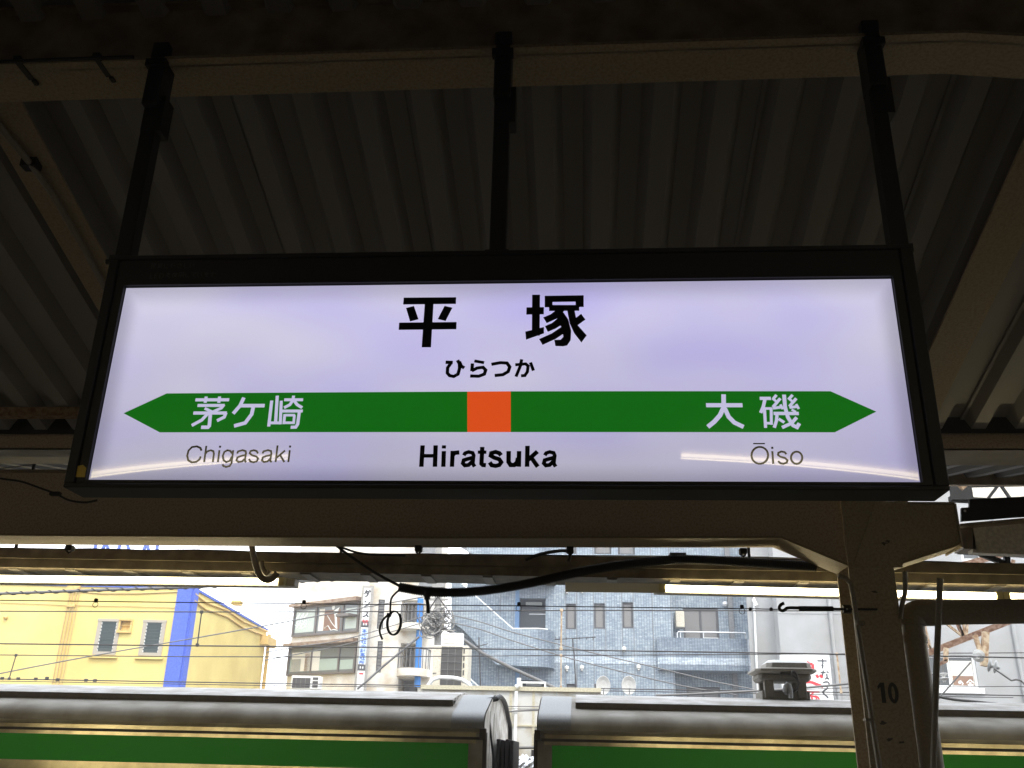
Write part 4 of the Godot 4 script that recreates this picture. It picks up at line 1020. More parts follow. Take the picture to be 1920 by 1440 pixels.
func dance_house() -> void:
	var o = thing("dance_school_house", "cream house with two brown bay windows and tall slit windows", "house", Vector3(-8.9965, 0.0, -29.6583), -0.5828)
	var top = 8.6
	var b1 = [0.0319, 4.9165, 3.0035, 5.8366]
	var b2 = [-0.02, 3.751, 3.0043, 4.6406]
	var u0 = -0.05
	var ue: float = 3.263
	wall("wall", o, u0, -1.4, ue, top, [], M.cream)
	var g = G.new()
	g.quad(Vector3(u0, -1.4, -6), Vector3(u0, -1.4, 0), Vector3(u0, top, 0), Vector3(u0, top, -6))
	obj("side_wall", g, M.cream_side, o)
	var k = 0
	for b in [b1, b2]:
		# bay: hood, frame, three panes
		var bay = G.new()
		bay.extrude([Vector2(b[0] - 0.03, b[3] - 0.02), Vector2(b[2] + 0.05, b[3] - 0.02), Vector2(b[2] + 0.05, b[3] + 0.09), Vector2(b[0] - 0.03, b[3] + 0.06)], 0.0, 0.30)
		obj("hood", bay, M.canopy_brown, o)
		var f = window(o, b[0], b[1], b[2], b[3] - 0.02, 0.03, [0.36, 0.76], M.brown_frame, M.bay_glass, 0.06)
		rect("bay_cheek", o, b[0], b[1], b[0] + 0.06, b[3] - 0.02, 0.0, 0.03, M.brown_frame)
		rect("bay_cheek", o, b[2] - 0.06, b[1], b[2], b[3] - 0.02, 0.0, 0.03, M.brown_frame)
		var w: float = b[2] - b[0]; var h: float = b[3] - b[1]
		if k == 0:
			rect("pale_screen", f, b[0] + 0.12, b[1] + 0.12, b[0] + 0.33 * w, b[3] - 0.14, 0.051, 0.056, M.glass_pale)
			rect("curtain", f, b[0] + 0.40 * w, b[1] + 0.12, b[0] + 0.48 * w, b[3] - 0.14, 0.051, 0.056, M.curtain)
			rect("brown_screen", f, b[0] + 0.48 * w, b[1] + 0.12, b[0] + 0.72 * w, b[3] - 0.20, 0.051, 0.056, M.curtain_brown)
			rect("pale_screen", f, b[0] + 0.80 * w, b[1] + 0.12, b[2] - 0.12, b[3] - 0.2, 0.051, 0.056, M.glass_pale)
			rect("transom", f, b[0] + 0.78 * w, b[1] + 0.48 * h, b[2] - 0.1, b[1] + 0.56 * h, 0.057, 0.41, M.brown_frame)
			# white line drawings stuck on the glass
			g = G.new()
			for i in 9:
				var p = Vector2(b[0] + 0.15 + 0.06 * i, b[1] + h * (0.62 + 0.06 * (i % 3)))
				g.lathe(Vector3(p.x, p.y, 0.058), Vector3.BACK, [Vector2(0, 0.04), Vector2(0.002, 0.0)], 8)
				g.tube([Vector3(p.x, p.y, 0.059), Vector3(p.x + 0.12, p.y - 0.25 - 0.03 * (i % 4), 0.059)], 0.010, 4)
				g.tube([Vector3(p.x - 0.05, p.y - 0.2, 0.059), Vector3(p.x + 0.07, p.y - 0.24, 0.059), Vector3(p.x + 0.02, p.y - 0.34, 0.059)], 0.012, 4)
			obj("window_drawing", g, M.white_print, f)
			g = G.new()
			var c = Vector2(b[0] + 0.60 * w, b[1] + 0.5 * h)
			g.lathe(Vector3(c.x + 0.02, c.y + 0.36 * h, 0.058), Vector3.BACK, [Vector2(0, 0.07), Vector2(0.002, 0.0)], 10)
			g.extrude([Vector2(c.x + 0.05, c.y + 0.25 * h), Vector2(c.x + 0.30, c.y + 0.36 * h), Vector2(c.x + 0.20, c.y + 0.10 * h), Vector2(c.x + 0.28, c.y - 0.36 * h), Vector2(c.x + 0.18, c.y - 0.30 * h), Vector2(c.x + 0.12, c.y + 0.05 * h)], 0.057, 0.060)
			g.tube([Vector3(c.x - 0.22, c.y + 0.12 * h, 0.059), Vector3(c.x + 0.02, c.y - 0.15 * h, 0.059), Vector3(c.x + 0.22, c.y - 0.32 * h, 0.059)], 0.014, 4)
			g.tube([Vector3(c.x - 0.3, c.y - 0.3 * h, 0.059), Vector3(c.x - 0.15, c.y - 0.22 * h, 0.059), Vector3(c.x, c.y - 0.38 * h, 0.059), Vector3(c.x + 0.12, c.y - 0.36 * h, 0.059), Vector3(c.x + 0.3, c.y - 0.4 * h, 0.059)], 0.016, 4)
			obj("window_drawing", g, M.white_print, f)
		else:
			rect("pale_screen", f, b[0] + 0.12, b[1] + 0.12, b[0] + 0.20 * w, b[1] + 0.55 * h, 0.051, 0.056, M.glass_green)
			rect("wooden_panel", f, b[0] + 0.26 * w, b[1] + 0.12, b[0] + 0.335 * w, b[1] + 0.72 * h, 0.051, 0.056, M.wood)
			rect("curtain", f, b[0] + 0.055 * w, b[1] + 0.12, b[0] + 0.48 * w, b[3] - 0.2, 0.051, 0.056, M.curtain)
			rect("lower_glass", f, b[0] + 0.48 * w, b[1] + 0.12, b[0] + 0.74 * w, b[1] + 0.5 * h, 0.051, 0.056, M.glass_green)
			rect("lower_glass", f, b[0] + 0.78 * w, b[1] + 0.12, b[2] - 0.12, b[1] + 0.44 * h, 0.051, 0.056, M.glass_green)
		k += 1
	# lower hood just above the train
	g = G.new()
	g.extrude([Vector2(b2[0] + 0.5, b2[1] - 0.75), Vector2(b2[2], b2[1] - 0.72), Vector2(b2[2], b2[1] - 0.55), Vector2(b2[0] + 0.5, b2[1] - 0.62)], 0.0, 0.5)
	obj("hood", g, M.canopy_brown, o)
	# the right part of the house faces the tracks
	var r = thing("balcony_house", "cream stairwell wing with slit windows and rounded balconies", "house", Vector3(-6.3745, 0.0, -28.0), 0.0)
	var s1 = [0.3885, 5.0198, 0.5812, 5.8748, 0.08]
	var s2 = [0.4505, 3.7801, 0.6084, 4.6673, 0.08]
	var n1 = [1.0931, 5.0783, 1.7007, 5.8699, 0.9]
	var n2 = [1.1469, 3.7802, 1.7126, 4.6198, 0.9]
	var n3 = [1.1416, 3.0748, 1.7164, 3.6314, 0.9]
	wall("wall", r, 0.0, -1.4, 2.4093, 8.6, [s1, s2, n1, n2, n3], M.cream)
	for s in [s1, s2]:
		var h: float = (s[3] - s[1]) / 9
		var f = rect("slit_window", r, s[0], s[1], s[2], s[3], -0.09, -0.06, M.window_frame)
		for i in 9:
			rect("glass_block", f, s[0] + 0.03, s[1] + i * h + 0.015, s[2] - 0.03, s[1] + (i + 1) * h - 0.015, -0.06, -0.04, M.window_grey)
	for q in [n1, n2, n3]:
		rect("recess_wall", r, q[0] - 0.05, q[1], q[2] + 0.05, q[3], -1.0, -0.9, M.grey_strip)
		rect("balcony_door", r, q[0] + 0.06, q[1], q[2] - 0.18, q[3] - 0.15, -0.9, -0.85, M.window_grey)
	for sl in [[1.0978, 3.6638, 2.0501, 3.8712], [1.0902, 4.9572, 1.9798, 5.1259]]:
		g = G.new()
		var poly = []
		for i in 13:
			var a = PI * i / 12
			poly.append(Vector2((sl[0] + sl[2]) / 2 - cos(a) * (sl[2] - sl[0]) / 2, sin(a) * 0.75))
		var t = Geometry2D.triangulate_polygon(PackedVector2Array(poly))
		for i in range(0, t.size(), 3):
			for y in [sl[1], sl[3]]:
				var m = Vector3(0, -1 if y == sl[1] else 1, 0)
				g.tri(Vector3(poly[t[i]].x, y, poly[t[i]].y), Vector3(poly[t[i + 1]].x, y, poly[t[i + 1]].y), Vector3(poly[t[i + 2]].x, y, poly[t[i + 2]].y), m, m, m)
		for i in 12:
			g.quad(Vector3(poly[i].x, sl[1], poly[i].y), Vector3(poly[i + 1].x, sl[1], poly[i + 1].y), Vector3(poly[i + 1].x, sl[3], poly[i + 1].y), Vector3(poly[i].x, sl[3], poly[i].y))
		obj("balcony_slab", g, M.cream, r)
		g = G.new()
		var hand = []
		for i in 13:
			var q = Vector3(poly[i].x * 0.96 + 0.04 * (sl[0] + sl[2]) / 2, sl[3], poly[i].y * 0.92)
			hand.append(q + Vector3(0, 0.55, 0))
			g.tube([q, q + Vector3(0, 0.55, 0)], 0.012, 4)
		g.tube(hand, 0.02, 5)
		obj("balcony_rail", g, M.wire_grey, r)
	g = G.new()
	g.tube([Vector3(1.7621, 3.3726, 0.35), Vector3(1.7104, 5.8582, 0.35)], 0.09, 8)
	obj("blue_post", g, M.sky_blue, r)
	rect("roof_block", r, 1.6496, 6.2218, 2.0692, 8.9, 0.0, 0.4, M.grey_dark)

	# tall narrow blade sign on its corner
	var sg = thing("blade_sign", "tall white vertical shop sign on the corner of the cream house", "sign", Vector3(-6.1157, 0.0, -27.6), 0.25)
	rect("mast", sg, -0.29, -1.4, 0.05, 6.2149, -0.35, -0.02, M.grey_strip)
	for p in [[5.1786, 6.122], [3.9627, 4.9961], [3.1733, 3.7849]]:
		rect("sign_panel", sg, -0.235, p[0], -0.035, p[1], -0.02, 0.03, M.white)
	for y in [5.0872, 3.8736]:
		rect("floor_plate", sg, -0.24, y - 0.07, -0.03, y + 0.07, -0.02, 0.035, M.window_frame)
		var pl = G.new()
		for i in 2: pl.box(Vector3(-0.185 + i * 0.07, y - 0.03, 0.036), Vector3(-0.155 + i * 0.07, y + 0.03, 0.04))
		obj("floor_mark", pl, M.white, sg)
	g = G.new()
	var yy: float = 6.074
	for ch in ["ダ", "ン", "ス"]:
		glyph(g, ch, Vector2(-0.215, yy), 0.16, 0.19, 0.04, 0.032)
		yy -= 0.295
	obj("lettering", g, M.print_black, sg)
	g = G.new()
	glyph(g, "教", Vector2(-0.225, yy + 0.03), 0.08, 0.12, 0.016, 0.032); glyph(g, "室", Vector2(-0.13, yy + 0.03), 0.08, 0.12, 0.02, 0.032)
	g.box(Vector3(-0.19, 3.6823, 0.031), Vector3(-0.07, 3.7263, 0.034))
	obj("red_lettering", g, M.print_red, sg)
	rect("blue_ground", sg, -0.23, 3.9922, -0.04, 4.9657, 0.03, 0.033, M.pale_blue)
	g = G.new()
	yy = 4.9506
	for ch in ["高", "橋", "税", "務", "会", "計", "事", "務", "所"]:
		glyph(g, ch, Vector2(-0.205, yy), 0.14, 0.09, 0.016, 0.035)
		yy -= 0.112
	obj("blue_lettering", g, M.print_blue, sg)

	# condenser standing in front of the bay
	var ac = thing("air_conditioner", "white outdoor air conditioner below the brown bay windows", "air conditioner", Vector3(-7.5024, 0.0, -26.5))
	aircon(ac, -0.4479, 3.1876, 0.3576, 3.5434, 0.35)

func aircon(o: Node3D, u0: float, v0: float, u1: float, v1: float, d: float) -> void:
	var g = G.new()
	g.soft(Vector3(u0, v0, -d), Vector3(u1, v1, 0), 0.02)
	obj("case", g, M.white, o)
	rect("grille", o, u0 + 0.06 * (u1 - u0), v0 + 0.1 * (v1 - v0), u0 + 0.68 * (u1 - u0), v0 + 0.84 * (v1 - v0), 0.0, 0.01, M.grille)
	g = G.new()
	for i in 3:
		var x = u0 + (0.18 + 0.16 * i) * (u1 - u0)
		g.box(Vector3(x, v0 + 0.1 * (v1 - v0), 0.01), Vector3(x + 0.012, v0 + 0.84 * (v1 - v0), 0.02))
	obj("grille_bar", g, M.wire_grey, o)
	for i in 3:
		rect("side_slot", o, u0 + 0.76 * (u1 - u0), v0 + (0.14 + 0.28 * i) * (v1 - v0), u0 + 0.95 * (u1 - u0), v0 + (0.34 + 0.28 * i) * (v1 - v0), 0.0, 0.008, M.grille)

func blue_house() -> void:
	var o = thing("blue_tiled_house", "blue tiled apartment house with slit windows and open stair", "house", Vector3(-3.9801, 0.0, -30.0), 0.0)
	var slits = [[3.5611, 5.3307, 3.879, 6.1188, 0.15], [4.4468, 5.3592, 4.7801, 6.1461, 0.15], [5.3294, 5.3875, 5.6615, 6.1898, 0.15], [3.5792, 2.9658, 3.8875, 3.707, 0.15], [4.4218, 2.982, 4.745, 3.722, 0.15], [3.5592, 7.7087, 3.887, 8.6865, 0.15], [4.4722, 7.7001, 5.0216, 8.6929, 0.15], [5.2271, 7.6893, 5.7746, 8.6977, 0.15]]
	var door = [1.9596, 5.2806, 2.9218, 6.6727, 0.9]
	var door2 = [2.0068, 3.2497, 2.9253, 4.1884, 0.9]
	var door3 = [1.9069, 7.7323, 2.917, 9.2492, 0.9]
	wall("wall", o, 0.4015, -1.4, 6.8815, 9.8, slits + [door, door2, door3], M.tiles)
	wall("wall", o, -0.0643, -1.4, 0.4015, 6.4788, [], M.tiles)
	# the right bay stands back behind its balconies
	var g = G.new()
	g.quad(Vector3(6.8815, -1.4, 0), Vector3(6.8815, -1.4, -0.9), Vector3(6.8815, 9.8, -0.9), Vector3(6.8815, 9.8, 0))
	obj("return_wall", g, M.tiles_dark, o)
	var big = [7.2982, 5.0869, 8.428, 6.1695, 0.12]
	var big2 = [7.3056, 2.7738, 8.3532, 3.747, 0.12]
	wall("rear_wall", o, 6.7826, -1.4, 9.3691, 9.8, [big, big2], M.tiles, -0.9)
	window(o, big[0], big[1], big[2], big[3], -1.0, [0.5], M.window_frame, M.window_grey, 0.07)
	window(o, big2[0], big2[1], big2[2], big2[3], -1.0, [0.5], M.window_frame, M.window_grey, 0.07)
	for s in slits:
		window(o, s[0], s[1], s[2], s[3], -0.12, [], M.window_frame, M.window_grey, 0.055)
	for q in [door, door2, door3]:
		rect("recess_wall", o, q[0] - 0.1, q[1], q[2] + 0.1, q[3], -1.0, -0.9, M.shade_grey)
		rect("blue_jamb", o, q[0], q[1], q[0] + 0.13, q[3], -0.5, 0.012, M.blue_side)
		rect("ceiling_light", o, q[0] + 0.3, q[3] - 0.52, q[0] + 0.82, q[3] - 0.43, -0.75, -0.55, M.globe)
		rect("door_head", o, q[0] + 0.13, q[3] - 0.40, q[2] + 0.05, q[3], -0.2, 0.03, M.tiles_dark)
		rect("door_rail", o, q[0] + 0.4, q[1] + 0.52 * (q[3] - q[1]) - 0.12, q[2], q[1] + 0.52 * (q[3] - q[1]) - 0.09, -0.88, -0.84, M.rail)
	# stair flights: tiled parapet with a white rail, turning into a rounded landing
	for dy in [-150.0, 0.0, 150.0]:
		var lift: float = -dy * 0.01683
		g = G.new()
		var poly = []
		for p in [Vector2(-0.0114, 6.8167), Vector2(0.6472, 6.2796), Vector2(1.9487, 5.2004), Vector2(2.7138, 5.211), Vector2(2.7269, 4.1187), Vector2(1.4722, 4.16), Vector2(0.4268, 5.1794), Vector2(0.0541, 5.4139)]:
			poly.append(p + Vector2(0, lift))
		g.extrude(poly, 0.01, 0.85)
		obj("stair_parapet", g, M.tiles, o)
		g = G.new()
		var u1: float = poly[3].x
		var outline = [Vector2(u1, 0.85)]
		for i in 7: outline.append(Vector2(u1 + 0.5 * sin(PI / 2 * (i + 1) / 7.0), 0.01 + 0.84 * cos(PI / 2 * (i + 1) / 7.0)))
		for i in outline.size() - 1:
			var a: Vector2 = outline[i]; var c: Vector2 = outline[i + 1]
			g.quad(Vector3(a.x, poly[4].y, a.y), Vector3(c.x, poly[4].y, c.y), Vector3(c.x, poly[3].y, c.y), Vector3(a.x, poly[3].y, a.y))
			g.quad(Vector3(u1, poly[4].y, 0), Vector3(c.x, poly[4].y, c.y), Vector3(a.x, poly[4].y, a.y), Vector3(u1, poly[4].y, 0.002))
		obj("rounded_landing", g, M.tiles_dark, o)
		g = G.new()
		var h = Vector3(0, 0.03, 0)
		g.tube([Vector3(poly[0].x, poly[0].y, 0.8) + h, Vector3(poly[1].x, poly[1].y, 0.8) + h, Vector3(poly[2].x, poly[2].y, 0.8) + h, Vector3(poly[3].x, poly[3].y, 0.8) + h, Vector3(u1 + 0.3, poly[3].y, 0.62) + h], 0.022, 6)
		obj("stair_rail", g, M.white, o)
	# joints between the tile fields
	for x in [3.5445, 3.8955, 4.4293, 4.7955, 5.3106, 5.6753, 6.271, 6.8485, 1.4774]:
		rect("joint", o, x - 0.012, -1.4, x + 0.012, 9.7, 0.0, 0.006, M.shade_grey)
	# balcony on the right
	var bal = [6.3647, 4.148, 8.9553, 5.0966]
	g = G.new()
	var line = []
	for u in [bal[0], bal[2]]: line.append(Vector2(u, 0.22))
	for i in 8: line.append(Vector2(bal[2] + 0.22 * sin(PI / 2 * (i + 1) / 8.0), 0.22 * cos(PI / 2 * (i + 1) / 8.0)))
	line.append(Vector2(bal[2] + 0.22, -0.9))
	for i in line.size() - 1:
		var a: Vector2 = line[i]; var c: Vector2 = line[i + 1]
		g.quad(Vector3(a.x, bal[1], a.y), Vector3(c.x, bal[1], c.y), Vector3(c.x, bal[3], c.y), Vector3(a.x, bal[3], a.y))
	g.quad(Vector3(bal[0], bal[1], -0.9), Vector3(bal[2], bal[1], -0.9), Vector3(bal[2], bal[1], 0.22), Vector3(bal[0], bal[1], 0.22))
	g.quad(Vector3(bal[0], bal[3] - 0.02, 0.22), Vector3(bal[2], bal[3] - 0.02, 0.22), Vector3(bal[2], bal[3] - 0.02, 0.1), Vector3(bal[0], bal[3] - 0.02, 0.1))
	g.quad(Vector3(bal[0], bal[1], 0), Vector3(bal[0], bal[1], 0.22), Vector3(bal[0], bal[3], 0.22), Vector3(bal[0], bal[3], 0))
	g.box(Vector3(bal[0] + 0.3, bal[1] + 0.02, -0.9), Vector3(bal[2], bal[1] + 0.12, 0.1))
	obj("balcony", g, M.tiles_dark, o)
	var band = [3.0515, 4.3094, 8.943, 4.5146]
	rect("pale_band", o, band[0], band[1], bal[0], band[3], 0.0, 0.012, M.tiles_pale)
	g = G.new()
	for i in line.size() - 1:
		var a: Vector2 = line[i]; var c: Vector2 = line[i + 1]
		var n = Vector2(c.y - a.y, a.x - c.x).normalized() * -0.008
		g.quad(Vector3(a.x - n.x * 0, band[1], a.y + 0.008), Vector3(c.x + 0.006, band[1], c.y + 0.008), Vector3(c.x + 0.006, band[3], c.y + 0.008), Vector3(a.x, band[3], a.y + 0.008))
	obj("pale_band", g, M.tiles_pale, o)
	g = G.new()
	var rail_y: float = 5.2864
	var ra: float = 6.9952
	g.tube([Vector3(ra, bal[3], 0.12), Vector3(ra, rail_y - 0.03, 0.12), Vector3(ra + 0.04, rail_y, 0.12), Vector3(bal[2], rail_y, 0.12), Vector3(bal[2] + 0.13, rail_y, 0.0), Vector3(bal[2] + 0.15, rail_y - 0.05, -0.1), Vector3(bal[2] + 0.15, bal[3], -0.1)], 0.022, 6)
	for x in [7.793, 7.0907]:
		g.tube([Vector3(x, bal[3], 0.12), Vector3(x, rail_y, 0.12)], 0.016, 6)
	obj("balcony_rail", g, M.rail, o)
	rect("downpipe", o, 8.7359, -1.4, 8.8872, 9.5, -0.9, -0.78, M.grey_dark)
	rect("laundry_board", o, 7.8214, bal[3] - 0.02, 8.277, bal[3] + 0.06, -0.2, -0.15, M.white)
	g = G.new()
	g.lathe(Vector3(8.6536, 6.2969, -0.9), Vector3.BACK, [Vector2(0, 0.08), Vector2(0.04, 0.10), Vector2(0.10, 0.07), Vector2(0.13, 0.0)], 12)
	obj("vent_cap", g, M.rail, o)
	for p in [Vector2(3.5952, 4.1596), Vector2(4.0542, 4.1829), Vector2(5.3565, 4.7586), Vector2(5.7838, 4.227), Vector2(3.5943, 6.5173), Vector2(4.0673, 6.5394)]:
		g = G.new()
		g.lathe(Vector3(p.x, p.y - 0.05, 0.1), Vector3.UP, [Vector2(-0.02, 0.0), Vector2(0.0, 0.04), Vector2(0.02, 0.065), Vector2(0.09, 0.07), Vector2(0.13, 0.0)], 10)
		g.box(Vector3(p.x - 0.03, p.y - 0.09, 0.0), Vector3(p.x + 0.03, p.y - 0.06, 0.12))
		obj("wall_lamp", g, M.globe, o)
	var ac = thing("hanging_air_conditioner", "cream air conditioner hung in the blue house balcony", "air conditioner", Vector3(3.166, 0.0, -30.5))
	g = G.new()
	g.soft(Vector3(-0.14, 5.4727, -0.2), Vector3(0.14, 5.9851, 0.2), 0.025)
	obj("case", g, M.aircon, ac)
	g = G.new()
	for i in 8: g.box(Vector3(0.141, 5.5055 + i * 0.06, -0.16), Vector3(0.146, 5.5055 + i * 0.06 + 0.03, 0.16))
	obj("slot", g, M.grille, ac)

	# two dishes on a low roof in front
	var d = thing("satellite_dish", "white satellite dish in front of blue tiles, left of two", "satellite dish", Vector3(0.5287, 3.1233, -22.0), 0.0, "satellite dishes")
	g = G.new()
	g.lathe(Vector3.ZERO, Vector3(0.12, 0.25, 1), [Vector2(-0.05, 0.0), Vector2(-0.03, 0.12), Vector2(0.0, 0.2), Vector2(0.012, 0.205), Vector2(0.0, 0.19), Vector2(-0.02, 0.11), Vector2(-0.035, 0.0)], 20)
	g = G.new()
	g.lathe(Vector3.ZERO, Vector3(0.12, -0.1, 1), [Vector2(-0.06, 0.0), Vector2(-0.04, 0.10), Vector2(0.0, 0.165), Vector2(0.01, 0.16), Vector2(-0.03, 0.09), Vector2(-0.045, 0.0)], 20)
	var reflector = obj("reflector", g, M.globe_grey, d)
	reflector.scale = Vector3(1, 1.25, 1)
	g = G.new()
	g.tube([Vector3(0, -0.16, 0), Vector3(0.0, -0.2, 0.25), Vector3(0, -0.06, 0.3)], 0.012, 5)
	g.tube([Vector3(0, -0.1, -0.06), Vector3(0, -0.9, -0.06)], 0.022, 6)
	obj("arm", g, M.rail, d)
	copy(d, "satellite_dish", Vector3(1.0987, 3.1334, -22.0), "white satellite dish in front of blue tiles, right of two")
	var ant = thing("aerial", "thin television aerial mast with crossbar before the blue tiles", "aerial")
	g = G.new()
	g.tube([Vector3(-0.1554, 4.2497, -23.0), Vector3(-0.1433, 3.9666, -23.0), Vector3(-0.1307, 3.9423, -23.0), Vector3(-0.0828, 3.1456, -23.0), Vector3(-0.072, 2.6494, -23.0)], 0.016, 5)
	obj("mast", g, M.wire, ant)
	g = G.new()
	g.tube([Vector3(-0.5881, 4.2187, -23.0), Vector3(0.3907, 4.2885, -23.0)], 0.012, 5)
	for x in [Vector3(-0.5628, 4.2438, -23.0), Vector3(-0.4608, 4.2453, -23.0), Vector3(-0.3081, 4.2475, -23.0), Vector3(-0.0029, 4.2519, -23.0), Vector3(0.1748, 4.2545, -23.0), Vector3(0.327, 4.2567, -23.0)]:
		g.tube([x + Vector3(0, 0, -0.25), x + Vector3(0, 0, 0.25)], 0.008, 4)
	obj("crossbar", g, M.wire, ant)
	g = G.new()
	g.tube([Vector3(-2.1992, 4.0124, -21.0), Vector3(-2.127, 2.9531, -21.0)], 0.014, 5)
	g.tube([Vector3(-2.4483, 3.7593, -21.0), Vector3(-1.995, 3.8791, -21.0)], 0.010, 5)
	single("aerial", g, M.wire, "small television aerial left of the blue house landing", "aerial")

func grey_house() -> void:
	var o = thing("grey_house", "pale grey rendered building behind the numbered column", "house", Vector3(5.8085, 0.0, -28.4), 0.0)
	var ua: float = -0.7508
	var w1 = [4.1038, 3.6674, 5.4284, 4.5697, 0.15]
	var w2 = [5.4917, 7.2613, 6.0742, 7.6424, 0.12]
	var w3 = [5.443, 6.3554, 5.8682, 7.1035, 0.12]
	var v1 = [1.8538, 4.7476, 2.0799, 4.8971, 0.1]
	wall("wall", o, 0.0, -1.4, 14.0, 11.0, [w1, w2, w3, v1], M.grey_wall)
	wall("left_wall", o, ua - 0.02, -1.4, 0.0, 10.2, [], M.grey_wall, -0.6)
	var g = G.new()
	g.quad(Vector3(0, -1.4, -0.6), Vector3(0, -1.4, 0), Vector3(0, 11, 0), Vector3(0, 11, -0.6))
	obj("return_wall", g, M.grey_wall, o)
	var f = window(o, w1[0], w1[1], w1[2], w1[3], -0.12, [0.44], M.white, M.glass_dark, 0.07)
	rect("blind", f, w1[0] + 0.48 * (w1[2] - w1[0]), w1[1] + 0.10, w1[2] - 0.08, w1[3] - 0.15, -0.099, -0.09, M.curtain)
	rect("brown_screen", f, w1[0] + 0.50 * (w1[2] - w1[0]), w1[1] + 0.08, w1[2] - 0.10, w1[1] + 0.34, -0.089, -0.085, M.curtain_brown)
	g = G.new()
	var at = Vector2(4.8676, 3.9064)
	glyph(g, "の", at, 0.18, 0.13, 0.028, -0.083); glyph(g, "会", at + Vector2(0.26, 0.0), 0.20, 0.20, 0.03, -0.083)
	obj("window_lettering", g, M.white, f)
	rect("sill", o, w1[0] - 0.1, w1[1] - 0.14, w1[2] + 0.1, w1[1], 0.0, 0.08, M.white)
	window(o, w2[0], w2[1], w2[2], w2[3], -0.1, [], M.white, M.glass_dark, 0.08)
	window(o, w3[0], w3[1], w3[2], w3[3], -0.1, [], M.white, M.glass_dark, 0.08)
	g = G.new()
	for i in 4: g.box(Vector3(v1[0], v1[1] + i * 0.04, -0.06), Vector3(v1[2], v1[1] + i * 0.04 + 0.012, 0.02))
	g.box(Vector3(v1[0] - 0.03, v1[3], 0), Vector3(v1[2] + 0.03, v1[3] + 0.03, 0.05))
	obj("vent", g, M.grey_wall, o)
	for x in [1.505, 6.601]:
		g = G.new()
		g.tube([Vector3(x, -1.4, 0.08), Vector3(x, 10.8, 0.08)], 0.055, 8)
		for y in [1.5, 3.6, 5.7, 7.8]: g.tube([Vector3(x, y, 0.08), Vector3(x, y + 0.09, 0.08)], 0.068, 8)
		obj("downpipe", g, M.grey_wall, o)
	for y in [5.6661, 8.2661]:
		rect("wall_joint", o, 0.0, y - 0.01, 14.0, y + 0.01, 0.0, 0.008, M.grey_dark)
	g = G.new()
	g.tube([Vector3(-0.588, 6.145, -0.45), Vector3(-0.5237, 5.94, -0.4)], 0.06, 8)
	g.tube([Vector3(-0.5548, 6.3842, -0.5), Vector3(-0.6439, 3.4643, -0.5)], 0.035, 6)
	obj("corner_pipe", g, M.white, o)

	# white sign board with brush lettering
	var s = thing("bar_sign", "white sign board with black and red brush lettering", "sign", Vector3(6.0818, 3.7343, -26.5))
	g = G.new()
	g.box(Vector3(-0.686, -0.8087, -0.12), Vector3(0.6139, 0.6055, 0))
	obj("board", g, M.white, s)
	rect("top_cap", s, -0.714, 0.6055, 0.6279, 0.6332, -0.13, 0.01, M.grey_dark)
	rect("side_cap", s, 0.6139, -0.8087, 0.6836, 0.6332, -0.13, 0.0, M.grey_dark)
	g = G.new()
	glyph(g, "す", Vector2(0.284, 0.4845), 0.25, 0.25, 0.035, 0.004)
	glyph(g, "な", Vector2(0.3386, 0.1831), 0.24, 0.25, 0.035, 0.004)
	glyph(g, "っ", Vector2(0.359, -0.0347), 0.20, 0.22, 0.035, 0.004)
	glyph(g, "く", Vector2(0.3097, -0.2523), 0.25, 0.26, 0.04, 0.004)
	obj("lettering", g, M.print_black, s)
	g = G.new()
	glyph(g, "白", Vector2(-0.0599, 0.4101), 0.24, 0.30, 0.07, 0.004)
	glyph(g, "べ", Vector2(-0.0878, 0.1076), 0.46, 0.34, 0.075, 0.004)
	glyph(g, "面", Vector2(-0.076, -0.367), 0.34, 0.40, 0.045, 0.004)
	obj("red_lettering", g, M.print_red, s)

